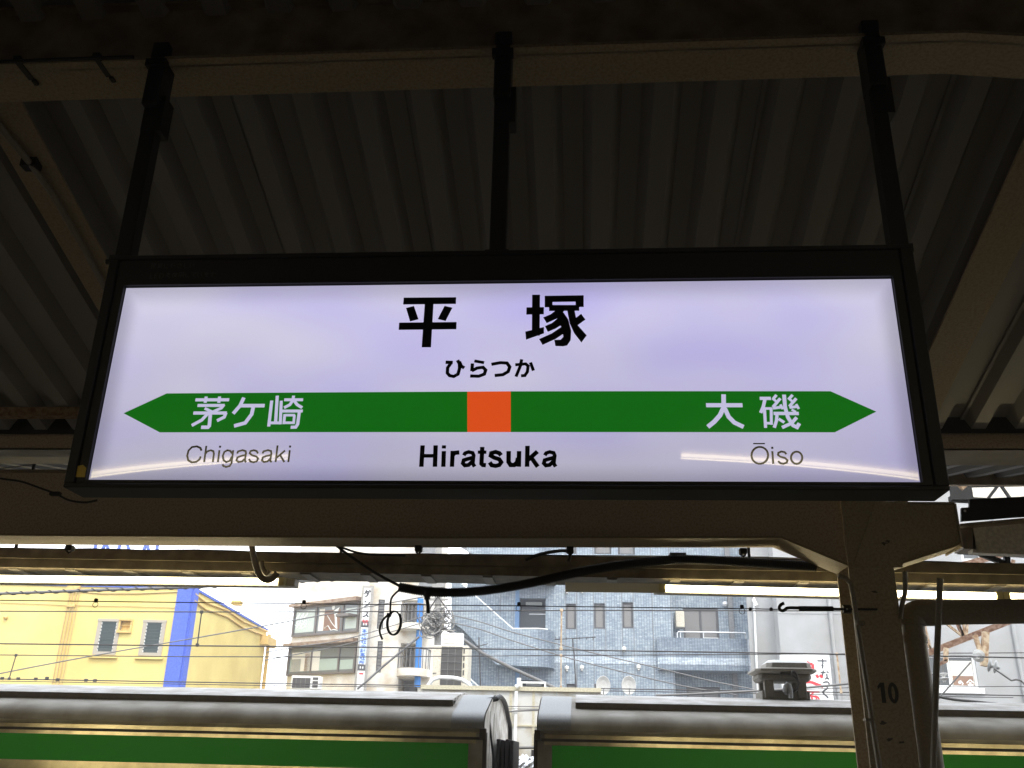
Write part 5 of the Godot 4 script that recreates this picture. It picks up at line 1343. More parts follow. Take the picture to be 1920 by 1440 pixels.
func panel_wall() -> void:
	var o = thing("panel_wall", "white panelled wall with rusty top rail seen between the carriages", "wall")
	var g = G.new()
	var xs = [-2.6, -1.3952, -1.1181, -0.7469, -0.3768, 0.35]
	for i in xs.size() - 1:
		bx("panel", Vector3(xs[i] + 0.004, -1.4, -16.1), Vector3(xs[i + 1] - 0.004, 2.6167, -16.0), M.panel_wall, o)
	g.box(Vector3(-2.6, 2.5967, -16.05), Vector3(0.35, 2.6617, -15.95))
	obj("top_rail", g, M.rust_trim, o)
	g = G.new()
	for x in xs.slice(2, 4): g.box(Vector3(x - 0.02, -1.4, -16.0), Vector3(x + 0.02, 2.6167, -15.985))
	g.box(Vector3(-2.6, 2.0514, -16.0), Vector3(0.35, 2.0757, -15.98))
	obj("cover_strip", g, M.rust_trim, o)
	g = G.new()
	g.tube([Vector3(-1.0209, 1.4321, -15.8), Vector3(-1.0192, 2.5791, -15.8)], 0.026, 8)
	for y in [1333.0, 1414.0]: pass
	g.box(Vector3(-1.0845, 2.2547, -15.85), Vector3(-0.9852, 2.2931, -15.76))
	g.box(Vector3(-1.0705, 1.6256, -15.85), Vector3(-0.9724, 1.6509, -15.76))
	obj("downpipe", g, M.white, o)
	g = G.new()
	g.tube([Vector3(-1.0357, 2.6512, -15.9), Vector3(-0.9842, 2.6852, -15.9), Vector3(-0.9863, 2.7932, -15.9)], 0.035, 8)
	obj("vent_pipe", g, M.white, o)
	g = G.new()
	g.box(Vector3(-0.9745, 2.6207, -16.05), Vector3(-0.5278, 2.7502, -16.0))
	g = G.new()
	var a = Vector3(-0.964, 2.6189, -16.02); var b = Vector3(-0.5459, 2.7471, -16.02)
	g.box(a, Vector3(a.x + 0.03, b.y, a.z + 0.03)); g.box(Vector3(b.x - 0.03, a.y, a.z), Vector3(b.x, b.y, a.z + 0.03)); g.box(Vector3(a.x + 0.03, b.y - 0.03, a.z), Vector3(b.x - 0.03, b.y, a.z + 0.03))
	obj("rail_hoop", g, M.white, o)
	for p in [[Vector3(-1.2014, 1.4264, -15.97), Vector3(-1.1764, 1.9968, -15.9)], [Vector3(-0.7695, 1.4362, -15.97), Vector3(-0.6683, 1.7054, -15.9)]]:
		bx("purple_box", p[0], p[1], M.gangway, o)
	g = G.new()
	g.tube([Vector3(-1.5347, 2.2028, -15.2), Vector3(-1.2048, 2.2247, -15.2), Vector3(-0.9746, 2.2524, -15.2), Vector3(-0.5472, 2.2762, -15.2)], 0.014, 6)
	g.tube([Vector3(-1.5386, 2.3118, -15.2), Vector3(-0.5477, 2.3228, -15.2)], 0.007, 5)
	g.tube([Vector3(-1.5372, 2.2728, -15.2), Vector3(-0.5474, 2.2878, -15.2)], 0.006, 5)
	single("pipe_run", g, M.wire_grey, "grey pipe and wires along the panelled wall", "pipe")
	g = G.new()
	g.tube([Vector3(-1.4935, 1.6888, -14.2), Vector3(-1.1509, 1.7033, -14.2), Vector3(-1.0369, 1.7058, -14.2), Vector3(-0.8472, 1.7169, -14.2), Vector3(-0.62, 1.7254, -14.2), Vector3(-0.3554, 1.7346, -14.2)], 0.022, 6)
	single("thick_cable", g, M.wire_grey, "thick grey cable strung low between the carriages", "cable")
	# crumpled silver wrapping
	var names = ["leftmost of the silver wrapped bundles between the carriages", "second silver wrapped bundle from the left between the carriages", "middle silver wrapped bundle between the carriages", "fourth silver wrapped bundle from the left between the carriages", "rightmost of the silver wrapped bundles between the carriages"]
	var spots = [Vector3(-1.2467, 1.4666, -14.6), Vector3(-1.0599, 1.4565, -14.6), Vector3(-0.9197, 1.4239, -14.6), Vector3(-0.8124, 1.4836, -14.6), Vector3(-0.6727, 1.4653, -14.6)]
	for i in 5:
		var m = SphereMesh.new()
		m.radius = 0.5; m.height = 1.0; m.radial_segments = 16; m.rings = 9
		var arr = m.get_mesh_arrays()
		var vs: PackedVector3Array = arr[Mesh.ARRAY_VERTEX]
		var idx: PackedInt32Array = arr[Mesh.ARRAY_INDEX]
		g = G.new()
		for k in vs.size():
			var f = 0.5 + 0.5 * sin(vs[k].x * 17.0 + i * 3.0) * cos(vs[k].y * 13.0 + i) * sin(vs[k].z * 15.0 + 1.0)
			vs[k] = vs[k] * (0.72 + 0.5 * f) * Vector3(0.26, 0.28, 0.24) * (1.5 if i == 0 else 1.0)
		for k in range(0, idx.size(), 3):
			var na = (vs[idx[k + 1]] - vs[idx[k]]).cross(vs[idx[k + 2]] - vs[idx[k]])
			if na.length() > 1e-9:
				if na.dot(vs[idx[k]] + vs[idx[k + 1]]) < 0: na = -na
				na = na.normalized()
				g.tri(vs[idx[k]], vs[idx[k + 1]], vs[idx[k + 2]], na, na, na)
		var s = single("wrapped_bundle", g, M.foil, names[i], "bundle", "silver wrapped bundles")
		s.position = spots[i]

func utility_pole() -> void:
	var o = thing("utility_pole", "concrete utility pole wrapped in a tangle of cables", "utility pole")
	var g = G.new()
	g.tube([Vector3(-2.8967, 2.4583, -20.0), Vector3(-3.0569, 5.9752, -20.0), Vector3(-3.1135, 7.2989, -20.0)], 0.075, 12)
	obj("pole", g, M.pole, o)
	g = G.new()
	bx("pole_bracket", Vector3(-3.1164, 4.9028, -20.0), Vector3(-2.8521, 5.0832, -19.85), M.pole, o)
	bx("pole_bracket", Vector3(-3.1711, 4.6435, -20.0), Vector3(-2.7775, 4.6851, -19.95), M.pole, o)
	for s in [0, 1]:
		g = G.new()
		for k in 34:
			var c: Vector3 = (Vector3(-3.0891, 4.1088, -19.8) if k % 3 else Vector3(-2.8377, 4.2428, -19.8)) + Vector3(rng.randf_range(-0.12, 0.12), rng.randf_range(-0.14, 0.14), rng.randf_range(-0.08, 0.1))
			var r = rng.randf_range(0.09, 0.2)
			var ax = Basis.from_euler(Vector3(rng.randf_range(-0.9, 0.9), rng.randf_range(-0.9, 0.9), rng.randf() * TAU))
			var pts = []
			var span = rng.randf_range(0.5, 0.95)
			for i in 15:
				var a = TAU * i / 14.0 * span
				pts.append(c + ax * Vector3(cos(a) * r, sin(a) * r * 0.75, 0.02 * sin(a * 3.0)))
			g.tube(pts, 0.008 + 0.004 * s, 4, false)
		var t = obj("cable_tangle", g, [M.wire_grey, M.pole][s], o)
		t.set_meta("kind", "stuff")
	g = G.new()
	for p in [Vector3(-3.2086, 4.3616, -19.9), Vector3(-2.7341, 4.3897, -19.9)]:
		g.tube([p, Vector3(-2.9891, 4.7195, -19.9)], 0.015, 5)
	g.tube([Vector3(-3.2414, 4.3391, -19.9), Vector3(-2.6992, 4.3681, -19.9)], 0.02, 5)
	obj("arm", g, M.wire, o)
	g = G.new()
	g.tube([Vector3(-2.8534, 4.0594, -19.9), Vector3(-2.6818, 3.9966, -19.9), Vector3(-2.3944, 3.8276, -19.9), Vector3(-1.9951, 3.5658, -19.9), Vector3(-1.3806, 3.2794, -19.9), Vector3(-0.7214, 3.0087, -19.9), Vector3(-0.2875, 2.8099, -19.9)], 0.035, 7)
	single("stay_cable", g, M.wire_grey, "thick grey cable dropping right from the tangled pole", "cable")
	g = G.new()
	g.tube([Vector3(-3.3053, 3.8559, -19.7), Vector3(-3.5804, 3.6275, -19.7), Vector3(-3.9996, 3.2717, -19.7), Vector3(-4.3092, 2.984, -19.7), Vector3(-4.5149, 2.8039, -19.7)], 0.024, 6)
	single("stay_cable", g, M.wire_grey, "thick grey cable dropping left from the blue post", "cable")
	var ac = thing("roof_machine", "tall beige cooling unit with dark wire grille below the pole", "cooling unit", Vector3(-2.3935, 0.0, -18.0))
	g = G.new()
	g.soft(Vector3(-0.3431, 0.5, -0.6), Vector3(0.3176, 3.5137, 0), 0.015)
	obj("case", g, M.aircon, ac)
	rect("grille", ac, -0.1877, 0.6, 0.2077, 3.4897, 0.0, 0.012, M.grille)
	g = G.new()
	for x in [-0.0624, 0.0677]: g.box(Vector3(x, 0.6, 0.012), Vector3(x + 0.01, 3.4897, 0.022))
	for y in [3.3495, 3.2053, 3.0621, 2.9197]: g.box(Vector3(-0.1877, y, 0.014), Vector3(0.2077, y + 0.01, 0.024))
	obj("grille_bar", g, M.wire_grey, ac)
	g = G.new()
	for i in 5: g.box(Vector3(0.2277, 3.4596 - i * 0.13 - 0.09, 0.0), Vector3(0.2527, 3.4596 - i * 0.13, 0.008))
	g.box(Vector3(-0.3331, 3.0, 0.0), Vector3(-0.2729, 3.0142, 0.01))
	obj("slot", g, M.grille, ac)
	g = G.new()
	g.tube([Vector3(-2.7576, 2.6248, -17.6), Vector3(-2.7362, 2.7632, -17.6), Vector3(-2.6539, 2.8663, -17.6), Vector3(-2.529, 2.9055, -17.6), Vector3(-2.2847, 2.9004, -17.6), Vector3(-2.1277, 2.8753, -17.6), Vector3(-1.9884, 2.7947, -17.6), Vector3(-1.9367, 2.7129, -17.6), Vector3(-1.9208, 2.5487, -17.6)], 0.035, 8)
	single("white_pipe", g, M.white, "bent white pipe hoop in front of the beige cooling unit", "pipe")
	var w = thing("roof_hut", "small white clad hut behind the beige cooling unit", "hut")
	bx("clad_wall", Vector3(-2.694, 3.404, -18.9), Vector3(-2.2765, 3.8249, -18.7), M.white, w)
	g = G.new()
	for i in 7: g.box(Vector3(-2.6641, 3.3839, -18.69) + Vector3(0, 0.08 * i, 0), Vector3(-2.4239, 3.3839 + 0.08 * i + 0.012, -18.68))
	obj("clad_line", g, M.grey_strip, w)

# ---------------------------------------------------------------- train
func carriage(called_label: String, x0: float, x1: float) -> Node3D:
	var o = thing("train_carriage", called_label, "train carriage", Vector3(x0, 0, 0))
	var len = x1 - x0
	var half = [Vector2(-9.0, -0.9), Vector2(-9.0, 1.80)]
	var shell = [Vector2(-9.012, 1.825), Vector2(-9.02, 1.865), Vector2(-9.045, 1.91), Vector2(-9.10, 1.95), Vector2(-9.19, 1.98), Vector2(-9.34, 2.015), Vector2(-9.55, 2.07), Vector2(-9.7, 2.11), Vector2(-9.85, 2.143), Vector2(-10.05, 2.172), Vector2(-10.25, 2.188), Vector2(-10.5, 2.194)]
	var g = G.new()
	g.section(half, 0, len)
	g.quad(Vector3(len, -0.9, -9.0), Vector3(0, -0.9, -9.0), Vector3(0, -0.9, -12.0), Vector3(len, -0.9, -12.0))
	g.section([Vector2(-12, 1.80), Vector2(-12, -0.9)], 0, len)
	obj("body_side", g, M.steel, o)
	var whole = shell.duplicate()
	for i in range(shell.size() - 2, -1, -1): whole.append(Vector2(-21.0 - shell[i].x, shell[i].y))
	g = G.new()
	g.section(whole, 0, len)
	var roof = obj("roof", g, M.roof_grey, o)
	for e in [[0.0, 0.30], [len - 0.30, len]]:
		g = G.new()
		var cap = []
		for p in whole: cap.append(Vector2(p.x + (0.004 if p.x > -10.5 else -0.004), p.y + 0.004))
		g.section(cap, e[0], e[1])
		obj("roof_end", g, M.roof_end, roof)
	for e in [0.0, len]:
		g = G.new()
		var outline = [Vector2(-9.0, -0.9)] + whole + [Vector2(-12.0, -0.9)]
		var t = Geometry2D.triangulate_polygon(PackedVector2Array(outline))
		var m = Vector3(-1 if e == 0.0 else 1, 0, 0)
		var xx: float = e + m.x * 0.01
		for i in range(0, t.size(), 3):
			g.tri(Vector3(xx, outline[t[i]].y, outline[t[i]].x), Vector3(xx, outline[t[i + 1]].y, outline[t[i + 1]].x), Vector3(xx, outline[t[i + 2]].y, outline[t[i + 2]].x), m, m, m)
		obj("end_wall", g, M.end_wall, o)
		# dark gasket that follows the arch on the far half
		g = G.new()
		var arch = []
		for p in whole: if p.x < -9.8: arch.append(Vector3(xx + m.x * 0.03, p.y - 0.012, p.x + 0.02))
		arch.append(Vector3(xx + m.x * 0.03, 0.5, -11.98))
		arch.push_front(Vector3(xx - m.x * 0.08, arch[0].y - 0.02, arch[0].z + 0.03))
		if e > 0.0:
			g.tube(arch, 0.026, 6, false)
			obj("gasket", g, M.rubber, o)
		g = G.new()
		for z in [-9.55, -10.0]: g.box(Vector3(xx - 0.004, -0.8, z), Vector3(xx + 0.004, 2.0, z + 0.015))
		obj("end_seam", g, M.grey_strip, o)
	# raised cover along the roof: upright skirt and ribbed top
	g = G.new()
	g.box(Vector3(0.34, 2.0, -11.58), Vector3(len - 0.34, 2.088, -9.42))
	obj("roof_skirt", g, M.roof_skirt, roof)
	g = G.new()
	var rib = []
	for i in 5:
		var z = -9.40 - i * 0.21
		var y = 2.092 + 0.125 * (1.0 - pow(1.0 - i / 5.2, 1.5))
		var yn = 2.092 + 0.125 * (1.0 - pow(1.0 - (i + 1) / 5.2, 1.5))
		rib.append_array([Vector2(z, y), Vector2(z - 0.165, lerpf(y, yn, 0.8) + 0.006), Vector2(z - 0.168, y - 0.012), Vector2(z - 0.20, y - 0.012)])
	var both = rib.duplicate()
	both.append(Vector2(-10.5, 2.226))
	for i in range(rib.size() - 1, -1, -1): both.append(Vector2(-21.0 - rib[i].x, rib[i].y))
	g.section(both, 0.34, len - 0.34)
	for s in [0.34, len - 0.34]:
		var edge = both.duplicate()
		edge.append(Vector2(-11.6, 2.06)); edge.append(Vector2(-9.4, 2.06))
		var t = Geometry2D.triangulate_polygon(PackedVector2Array(edge))
		var m = Vector3(-1 if s < 1.0 else 1, 0, 0)
		for i in range(0, t.size(), 3):
			g.tri(Vector3(s, edge[t[i]].y, edge[t[i]].x), Vector3(s, edge[t[i + 1]].y, edge[t[i + 1]].x), Vector3(s, edge[t[i + 2]].y, edge[t[i + 2]].x), m, m, m)
	obj("ribbed_cover", g, M.roof_top, roof)
	# gutter lip, polished bands and the green stripe
	g = G.new()
	g.section([Vector2(-9.0, 1.795), Vector2(-8.985, 1.798), Vector2(-8.998, 1.826)], -0.03, len + 0.03)
	obj("gutter", g, M.belt, o)
	for x in [-0.03, len - 0.03]:
		bx("gutter_box", Vector3(x, 1.735, -9.02), Vector3(x + 0.06, 1.83, -8.965), M.lip, o, 0.004)
	g = G.new()
	g.box(Vector3(0.0, 1.733, -9.0), Vector3(len, 1.756, -8.997))
	obj("groove_strip", g, M.lip, o)
	for b in [[1.757, 1.794, 0.011], [1.702, 1.732, 0.008], [1.38, 1.472, 0.026]]:
		g = G.new()
		g.section([Vector2(-9.0, b[0] - 0.001), Vector2(-9.0 + b[2], b[0]), Vector2(-8.999, b[1])], 0.06, len - 0.06)
		obj("polished_belt", g, M.belt, o)
	g = G.new()
	g.box(Vector3(0.13, 1.475, -9.0), Vector3(len - 0.13, 1.700, -8.994))
	obj("green_stripe", g, M.green, o)
	g = G.new()
	for s in [0.0, len - 0.06]: g.box(Vector3(s, -0.9, -9.0), Vector3(s + 0.06, 1.70, -8.985))
	obj("corner_post", g, M.steel, o)
	g = G.new()
	for x in [-0.035, len]:
		bx("corner_gutter", Vector3(x, -0.9, -9.06), Vector3(x + 0.035, 1.795, -8.99), M.lip, o)
	return o

func train() -> void:
	carriage("silver train carriage with green stripe, left of the coupling gap", -20.4, -0.8747)
	carriage("silver train carriage with green stripe, right of the coupling gap", -0.3786, 19.2)
	var o = thing("gangway", "dark gangway bellows between the two carriages", "gangway")
	var xa: float = -0.8747
	for i in 4:
		bx("bellows_fold", Vector3(xa + 0.04 + i * 0.045, -0.7, -11.0 + 0.02 * (i % 2)), Vector3(xa + 0.075 + i * 0.045, 1.7593 - 0.01 * (i % 2), -10.0 - 0.02 * (i % 2)), M.gangway, o, 0.004)
	var g = G.new()
	g.tube([Vector3(xa, 1.9, -9.6), Vector3(xa + 0.05, 1.6, -9.55), Vector3(xa + 0.06, 1.2, -9.5)], 0.012, 6)
	obj("jumper_hose", g, M.rubber, o)
	# pantograph-side roof unit
	var u = thing("roof_unit", "grey roof unit with domed lid on stout legs on the train", "roof unit", Vector3(2.1741, 2.2363, -10.2))
	g = G.new()
	var lid = []
	for l in [[Vector3(-0.3661, 0.1972, 0.0), Vector3(0.1741, 0.2063, 0.0), 0.22], [Vector3(-0.408, 0.2176, 0.0), Vector3(0.2084, 0.2279, 0.0), 0.27], [Vector3(-0.401, 0.2388, 0.0), Vector3(0.205, 0.2489, 0.0), 0.27], [Vector3(-0.2858, 0.2566, 0.0), Vector3(0.1688, 0.2641, 0.0), 0.22], [Vector3(-0.2713, 0.3045, 0.0), Vector3(0.1624, 0.3116, 0.0), 0.21], [Vector3(-0.2249, 0.3425, 0.0), Vector3(0.1226, 0.348, 0.0), 0.10]]:
		lid.append(l)
	var rings = []
	for l in lid:
		var a: Vector3 = l[0]; var b: Vector3 = l[1]
		var d: float = l[2]
		var r = []
		for c in [[a.x + 0.05, d], [b.x - 0.05, d], [b.x, d - 0.05], [b.x, -d + 0.05], [b.x - 0.05, -d], [a.x + 0.05, -d], [a.x, -d + 0.05], [a.x, d - 0.05]]:
			r.append(Vector3(c[0], (a.y + b.y) / 2, c[1]))
		rings.append(r)
	for i in 4:
		for k in 8:
			g.quad(rings[i][k], rings[i][(k + 1) % 8], rings[i + 1][(k + 1) % 8], rings[i + 1][k])
	g.flat(rings[0], Vector3.DOWN)
	var lid_part = obj("lid", g, M.machine_side, u)
	g = G.new()
	for k in 8:
		g.quad(rings[4][k], rings[4][(k + 1) % 8], rings[5][(k + 1) % 8], rings[5][k])
	g.flat(rings[5], Vector3.UP)
	obj("lid_top", g, M.machine_top, lid_part)
	g = G.new()
	var e1: Vector3 = Vector3(-0.3657, 0.1289, 0.0); var e2: Vector3 = Vector3(0.159, 0.2166, 0.0)
	g.soft(Vector3(e1.x, e1.y, -0.2), Vector3(e2.x, e2.y, 0.2), 0.03)
	obj("base_pan", g, M.machine, u)
	for p in [[Vector3(-0.3145, 0.0202, 0.0), Vector3(-0.2194, 0.1367, 0.0)], [Vector3(0.0174, 0.0158, 0.0), Vector3(0.1047, 0.1527, 0.0)]]:
		for z in [-0.16, 0.12]:
			bx("leg", Vector3(p[0].x, p[0].y - 0.05, z), Vector3(p[1].x, p[1].y, z + 0.06), M.machine, u, 0.006)
	bx("foot_beam", Vector3(-0.3392, -0.0217, 0.0) + Vector3(0, -0.04, -0.2), Vector3(0.1371, 0.0387, 0.0) + Vector3(0, 0, 0.16), M.machine, u, 0.008)
	g = G.new()
	g.tube([Vector3(-0.1605, 0.2015, 0.25), Vector3(-0.0507, 0.1931, 0.25), Vector3(-0.0114, 0.163, 0.25), Vector3(0.0208, 0.1125, 0.25), Vector3(-0.0109, 0.0509, 0.25), Vector3(-0.0554, 0.0197, 0.25)], 0.011, 6)
	g.tube([Vector3(-0.0623, 0.1787, 0.3), Vector3(-0.0539, 0.2146, 0.3), Vector3(-0.0273, 0.2202, 0.3), Vector3(-0.01, 0.1796, 0.3), Vector3(0.0012, 0.1289, 0.3)], 0.010, 6)
	obj("hose", g, M.wire, u)
	g = G.new()
	g.tube([Vector3(-0.0823, -0.038, 0.28), Vector3(-0.0818, 0.0275, 0.28), Vector3(-0.0878, 0.078, 0.28), Vector3(-0.107, 0.098, 0.28), Vector3(-0.1249, 0.0723, 0.28), Vector3(-0.1348, 0.0165, 0.28)], 0.024, 8)
	g.lathe(Vector3(-0.0956, 0.0425, 0.2), Vector3(0.2, 0, 1), [Vector2(0, 0.0), Vector2(0, 0.05), Vector2(0.04, 0.05), Vector2(0.04, 0.0)], 12)
	obj("lifting_ring", g, M.roof_end, u)

# ---------------------------------------------------------------- pipes and cables under the canopy
func cable(called: String, pts: Array, r: float, m: Material, label: String, group = "", sides = 6) -> Node3D:
	var g = G.new()
	g.tube(smooth(pts), r, sides)
	return single(called, g, m, label, "cable", group)

func smooth(pts: Array, n = 6) -> Array:
	if pts.size() < 3: return pts
	var out = []
	for i in pts.size() - 1:
		var a: Vector3 = pts[maxi(i - 1, 0)]; var d: Vector3 = pts[mini(i + 2, pts.size() - 1)]
		for k in n: out.append(pts[i].cubic_interpolate(pts[i + 1], a, d, float(k) / n))
	out.append(pts[-1])
	return out

func pipes_and_cables() -> void:
	# drain pipe: elbow from a horizontal run into a downpipe
	var o = thing("drain_pipe", "thick grey drain pipe bending down beside the numbered column", "pipe")
	var g = G.new()
	var run = [Vector3(4.3022, 2.6531, -6.62), Vector3(2.9875, 2.5843, -6.62), Vector3(2.5678, 2.572, -6.62), Vector3(2.3743, 2.566, -6.62)]
	g.tube(run, 0.082, 14)
	obj("run", g, M.pipe_grey, o)
	g = G.new()
	g.tube(smooth([Vector3(2.3919, 2.5662, -6.62), Vector3(2.2929, 2.5614, -6.62), Vector3(2.2509, 2.5361, -6.62), Vector3(2.2438, 2.4831, -6.62)]), 0.088, 14)
	obj("elbow", g, M.pipe_grey, o)
	g = G.new()
	g.tube([Vector3(2.2447, 2.4901, -6.62), Vector3(2.2447, 0.0, -6.62)], 0.076, 14)
	obj("downpipe", g, M.pipe_grey, o)
	g = G.new()
	for y in [2.392, 2.3643]:
		g.tube([Vector3(2.2447, y, -6.62), Vector3(2.2447, y + 0.022, -6.62)], 0.083, 14)
	obj("collar", g, M.pipe_grey, o)
	g = G.new()
	g.tube([Vector3(2.3138, 2.7209, -6.2), Vector3(2.2301, 2.2726, -6.2), Vector3(2.1114, 1.5915, -6.2), Vector3(2.0314, 1.1308, -6.2)], 0.020, 8)
	single("thin_pole", g, M.pipe_grey, "thin leaning grey pole right of the drain pipe", "pole")
	g = G.new()
	g.tube(smooth([Vector3(2.1535, 2.7932, -6.36), Vector3(2.1362, 2.6603, -6.36), Vector3(2.1101, 2.5909, -6.36), Vector3(2.0833, 2.4881, -6.36)]), 0.016, 6)
	single("loose_cable", g, M.pipe_grey, "short grey cable looped down the right of the column", "cable")

	# corrugated black conduit sagging under the girder
	o = thing("corrugated_conduit", "black ribbed flexible conduit sagging in front of the cable tray", "conduit")
	var path = smooth([Vector3(-1.2935, 2.7197, -6.75), Vector3(-1.1832, 2.7018, -6.75), Vector3(-1.0503, 2.6881, -6.75), Vector3(-0.9031, 2.6859, -6.75), Vector3(-0.7491, 2.6952, -6.75), Vector3(-0.5574, 2.7201, -6.75), Vector3(-0.3661, 2.7564, -6.75), Vector3(-0.1749, 2.8002, -6.75), Vector3(0.0548, 2.8522, -6.75), Vector3(0.2845, 2.8926, -6.75), Vector3(0.5518, 2.9258, -6.75), Vector3(0.7798, 2.9393, -6.75), Vector3(1.0434, 2.9302, -6.75), Vector3(1.2303, 2.9205, -6.75), Vector3(1.4163, 2.9108, -6.75), Vector3(1.6753, 2.8981, -6.75)], 8)
	g = G.new()
	g.tube(path, 0.029, 8)
	obj("core", g, M.rubber, o)
	g = G.new()
	var since = 0.0
	for i in path.size() - 1:
		var a: Vector3 = path[i]; var b: Vector3 = path[i + 1]
		var d = a.distance_to(b)
		while since < d:
			var c = a.lerp(b, since / d)
			var n = (b - a).normalized() * 0.0045
			g.tube([c - n, c + n], 0.035, 8)
			since += 0.0165
		since -= d
	obj("ridge", g, M.rubber, o).set_meta("kind", "stuff")
	cable("thin_cable", [Vector3(-2.2217, 3.3811, -6.7), Vector3(-2.0822, 3.2265, -6.7), Vector3(-1.8219, 3.04, -6.7), Vector3(-1.6525, 2.9234, -6.7), Vector3(-1.4662, 2.8089, -6.7), Vector3(-1.2765, 2.7153, -6.7)], 0.011, M.rubber, "black cable slanting from the sign to the ribbed conduit")
	cable("thin_cable", [Vector3(-1.7902, 3.0389, -6.9), Vector3(-1.6643, 2.9995, -6.9), Vector3(-1.5207, 2.9846, -6.9), Vector3(-1.2976, 2.9785, -6.9)], 0.009, M.rubber, "short black cable curving onto the tray below the girder")
	cable("thin_cable", [Vector3(-0.3967, 2.9545, -6.9), Vector3(-0.2983, 2.995, -6.9), Vector3(-0.1797, 3.0199, -6.9), Vector3(-0.0928, 3.0246, -6.9), Vector3(-0.0652, 2.997, -6.9), Vector3(-0.077, 2.9495, -6.9)], 0.013, M.rubber, "black cable looping over a clip under the girder")
	# coil that hangs from the end of the conduit
	o = thing("cable_coil", "loose coil of black cable hanging below the conduit end", "cable coil")
	g = G.new()
	g.tube(smooth([Vector3(-1.2831, 2.7067, -6.74), Vector3(-1.3199, 2.6758, -6.74), Vector3(-1.3483, 2.6375, -6.74), Vector3(-1.3523, 2.5846, -6.74), Vector3(-1.3486, 2.532, -6.74)]), 0.0075, 6)
	obj("drop", g, M.rubber, o)
	g = G.new()
	var ring = []
	for i in 49:
		var a = PI / 2 + TAU * i / 48.0 * 1.9
		ring.append(Vector3(-1.3246, 2.4652, -6.74) + Vector3(cos(a) * 0.047 + 0.006 * i / 24.0, sin(a) * 0.082, -0.01 * i / 48.0))
	g.tube(ring, 0.0065, 6)
	obj("loop", g, M.rubber, o)
	g = G.new()
	g.tube(smooth([Vector3(-1.335, 2.5308, -6.73), Vector3(-1.3758, 2.5078, -6.73), Vector3(-1.4071, 2.4627, -6.73), Vector3(-1.4142, 2.4034, -6.73), Vector3(-1.3909, 2.3486, -6.73)]), 0.008, 6)
	obj("tail", g, M.rubber, o)
	g = G.new()
	g.soft(Vector3(-1.3719, 2.5069, -6.75), Vector3(-1.341, 2.533, -6.72), 0.004)
	obj("tie", g, M.rubber, o)
	g = G.new()
	g.tube([Vector3(-1.0902, 2.6919, -6.73), Vector3(-1.0868, 2.6314, -6.73)], 0.022, 8)
	g.tube(smooth([Vector3(-1.0915, 2.6465, -6.73), Vector3(-1.0812, 2.6014, -6.73), Vector3(-1.0736, 2.5341, -6.73)]), 0.013, 8)
	single("cable_stub", g, M.rubber, "short black cable stub hanging under the ribbed conduit", "cable stub")
	# goose-neck feed of the left lamp
	g = G.new()
	g.tube(smooth([Vector3(-2.5542, 3.4332, -6.9), Vector3(-2.5038, 3.1399, -6.9), Vector3(-2.4688, 2.9968, -6.9), Vector3(-2.4302, 2.888, -6.9), Vector3(-2.3832, 2.8084, -6.9), Vector3(-2.3272, 2.7851, -6.9), Vector3(-2.2848, 2.8054, -6.9), Vector3(-2.2604, 2.8416, -6.9)]), 0.023, 10)
	single("gooseneck_pipe", g, M.pipe_grey, "bent grey pipe hooking into the left strip light", "pipe")
	g = G.new()
	g.tube(smooth([Vector3(-2.4184, 2.9421, -6.97), Vector3(-2.3989, 2.8854, -6.97), Vector3(-2.365, 2.8453, -6.97), Vector3(-2.3431, 2.8697, -6.97)]), 0.018, 8)
	single("gooseneck_pipe", g, M.pipe_grey, "smaller grey pipe inside the hook of the bent pipe", "pipe")
	# wire on the left girder face
	cable("slack_wire", [Vector3(-4.4597, 3.4455, -6.3), Vector3(-4.204, 3.3977, -6.3), Vector3(-4.0369, 3.3741, -6.3), Vector3(-3.8856, 3.3267, -6.3), Vector3(-3.7563, 3.2836, -6.3), Vector3(-3.6471, 3.2368, -6.3), Vector3(-3.5251, 3.2217, -6.3), Vector3(-3.4412, 3.2377, -6.3)], 0.008, M.rubber, "black slack wire on the girder face left of the sign")
	g = G.new()
	g.soft(Vector3(-3.8001, 3.269, -6.32), Vector3(-3.7207, 3.2981, -6.28), 0.006)
	single("wire_clip", g, M.black_iron, "small black clip holding the slack wire", "clip")
	cable("slack_wire", [Vector3(-4.4139, 3.4644, -6.35), Vector3(-4.2546, 3.4852, -6.35), Vector3(-4.0955, 3.5059, -6.35), Vector3(-4.0165, 3.5184, -6.35)], 0.004, M.wire_grey, "thin pale wire above the girder left of the sign")
	# conduit along the left rafter
	o = thing("roof_conduit", "grey steel conduit running along the left rafter", "conduit")
	g = G.new()
	g.tube([Vector3(-2.8975, 4.4982, -3.5558), Vector3(-2.8594, 4.4416, -3.7445), Vector3(-2.8244, 4.3951, -3.8995), Vector3(-2.8008, 4.3379, -4.0905), Vector3(-2.7968, 4.2426, -4.4079), Vector3(-2.8031, 4.141, -4.7468), Vector3(-2.8236, 3.966, -5.3301)], 0.017, 8)
	obj("tube", g, M.pipe_grey, o)
	g = G.new()
	g.box(Vector3(-2.8785, 4.3836, -3.938), Vector3(-2.7935, 4.4436, -3.878))
	obj("saddle", g, M.black_iron, o)
	# lamp cable with clips on the near girder
	o = thing("girder_cable", "black cable clipped under the near girder at upper left", "cable")
	g = G.new()
	g.tube([Vector3(-3.0561, 4.4097, -3.16), Vector3(-2.5595, 4.4186, -3.16), Vector3(-2.2648, 4.4228, -3.16), Vector3(-1.9479, 4.423, -3.16)], 0.008, 8)
	obj("run", g, M.rubber, o)
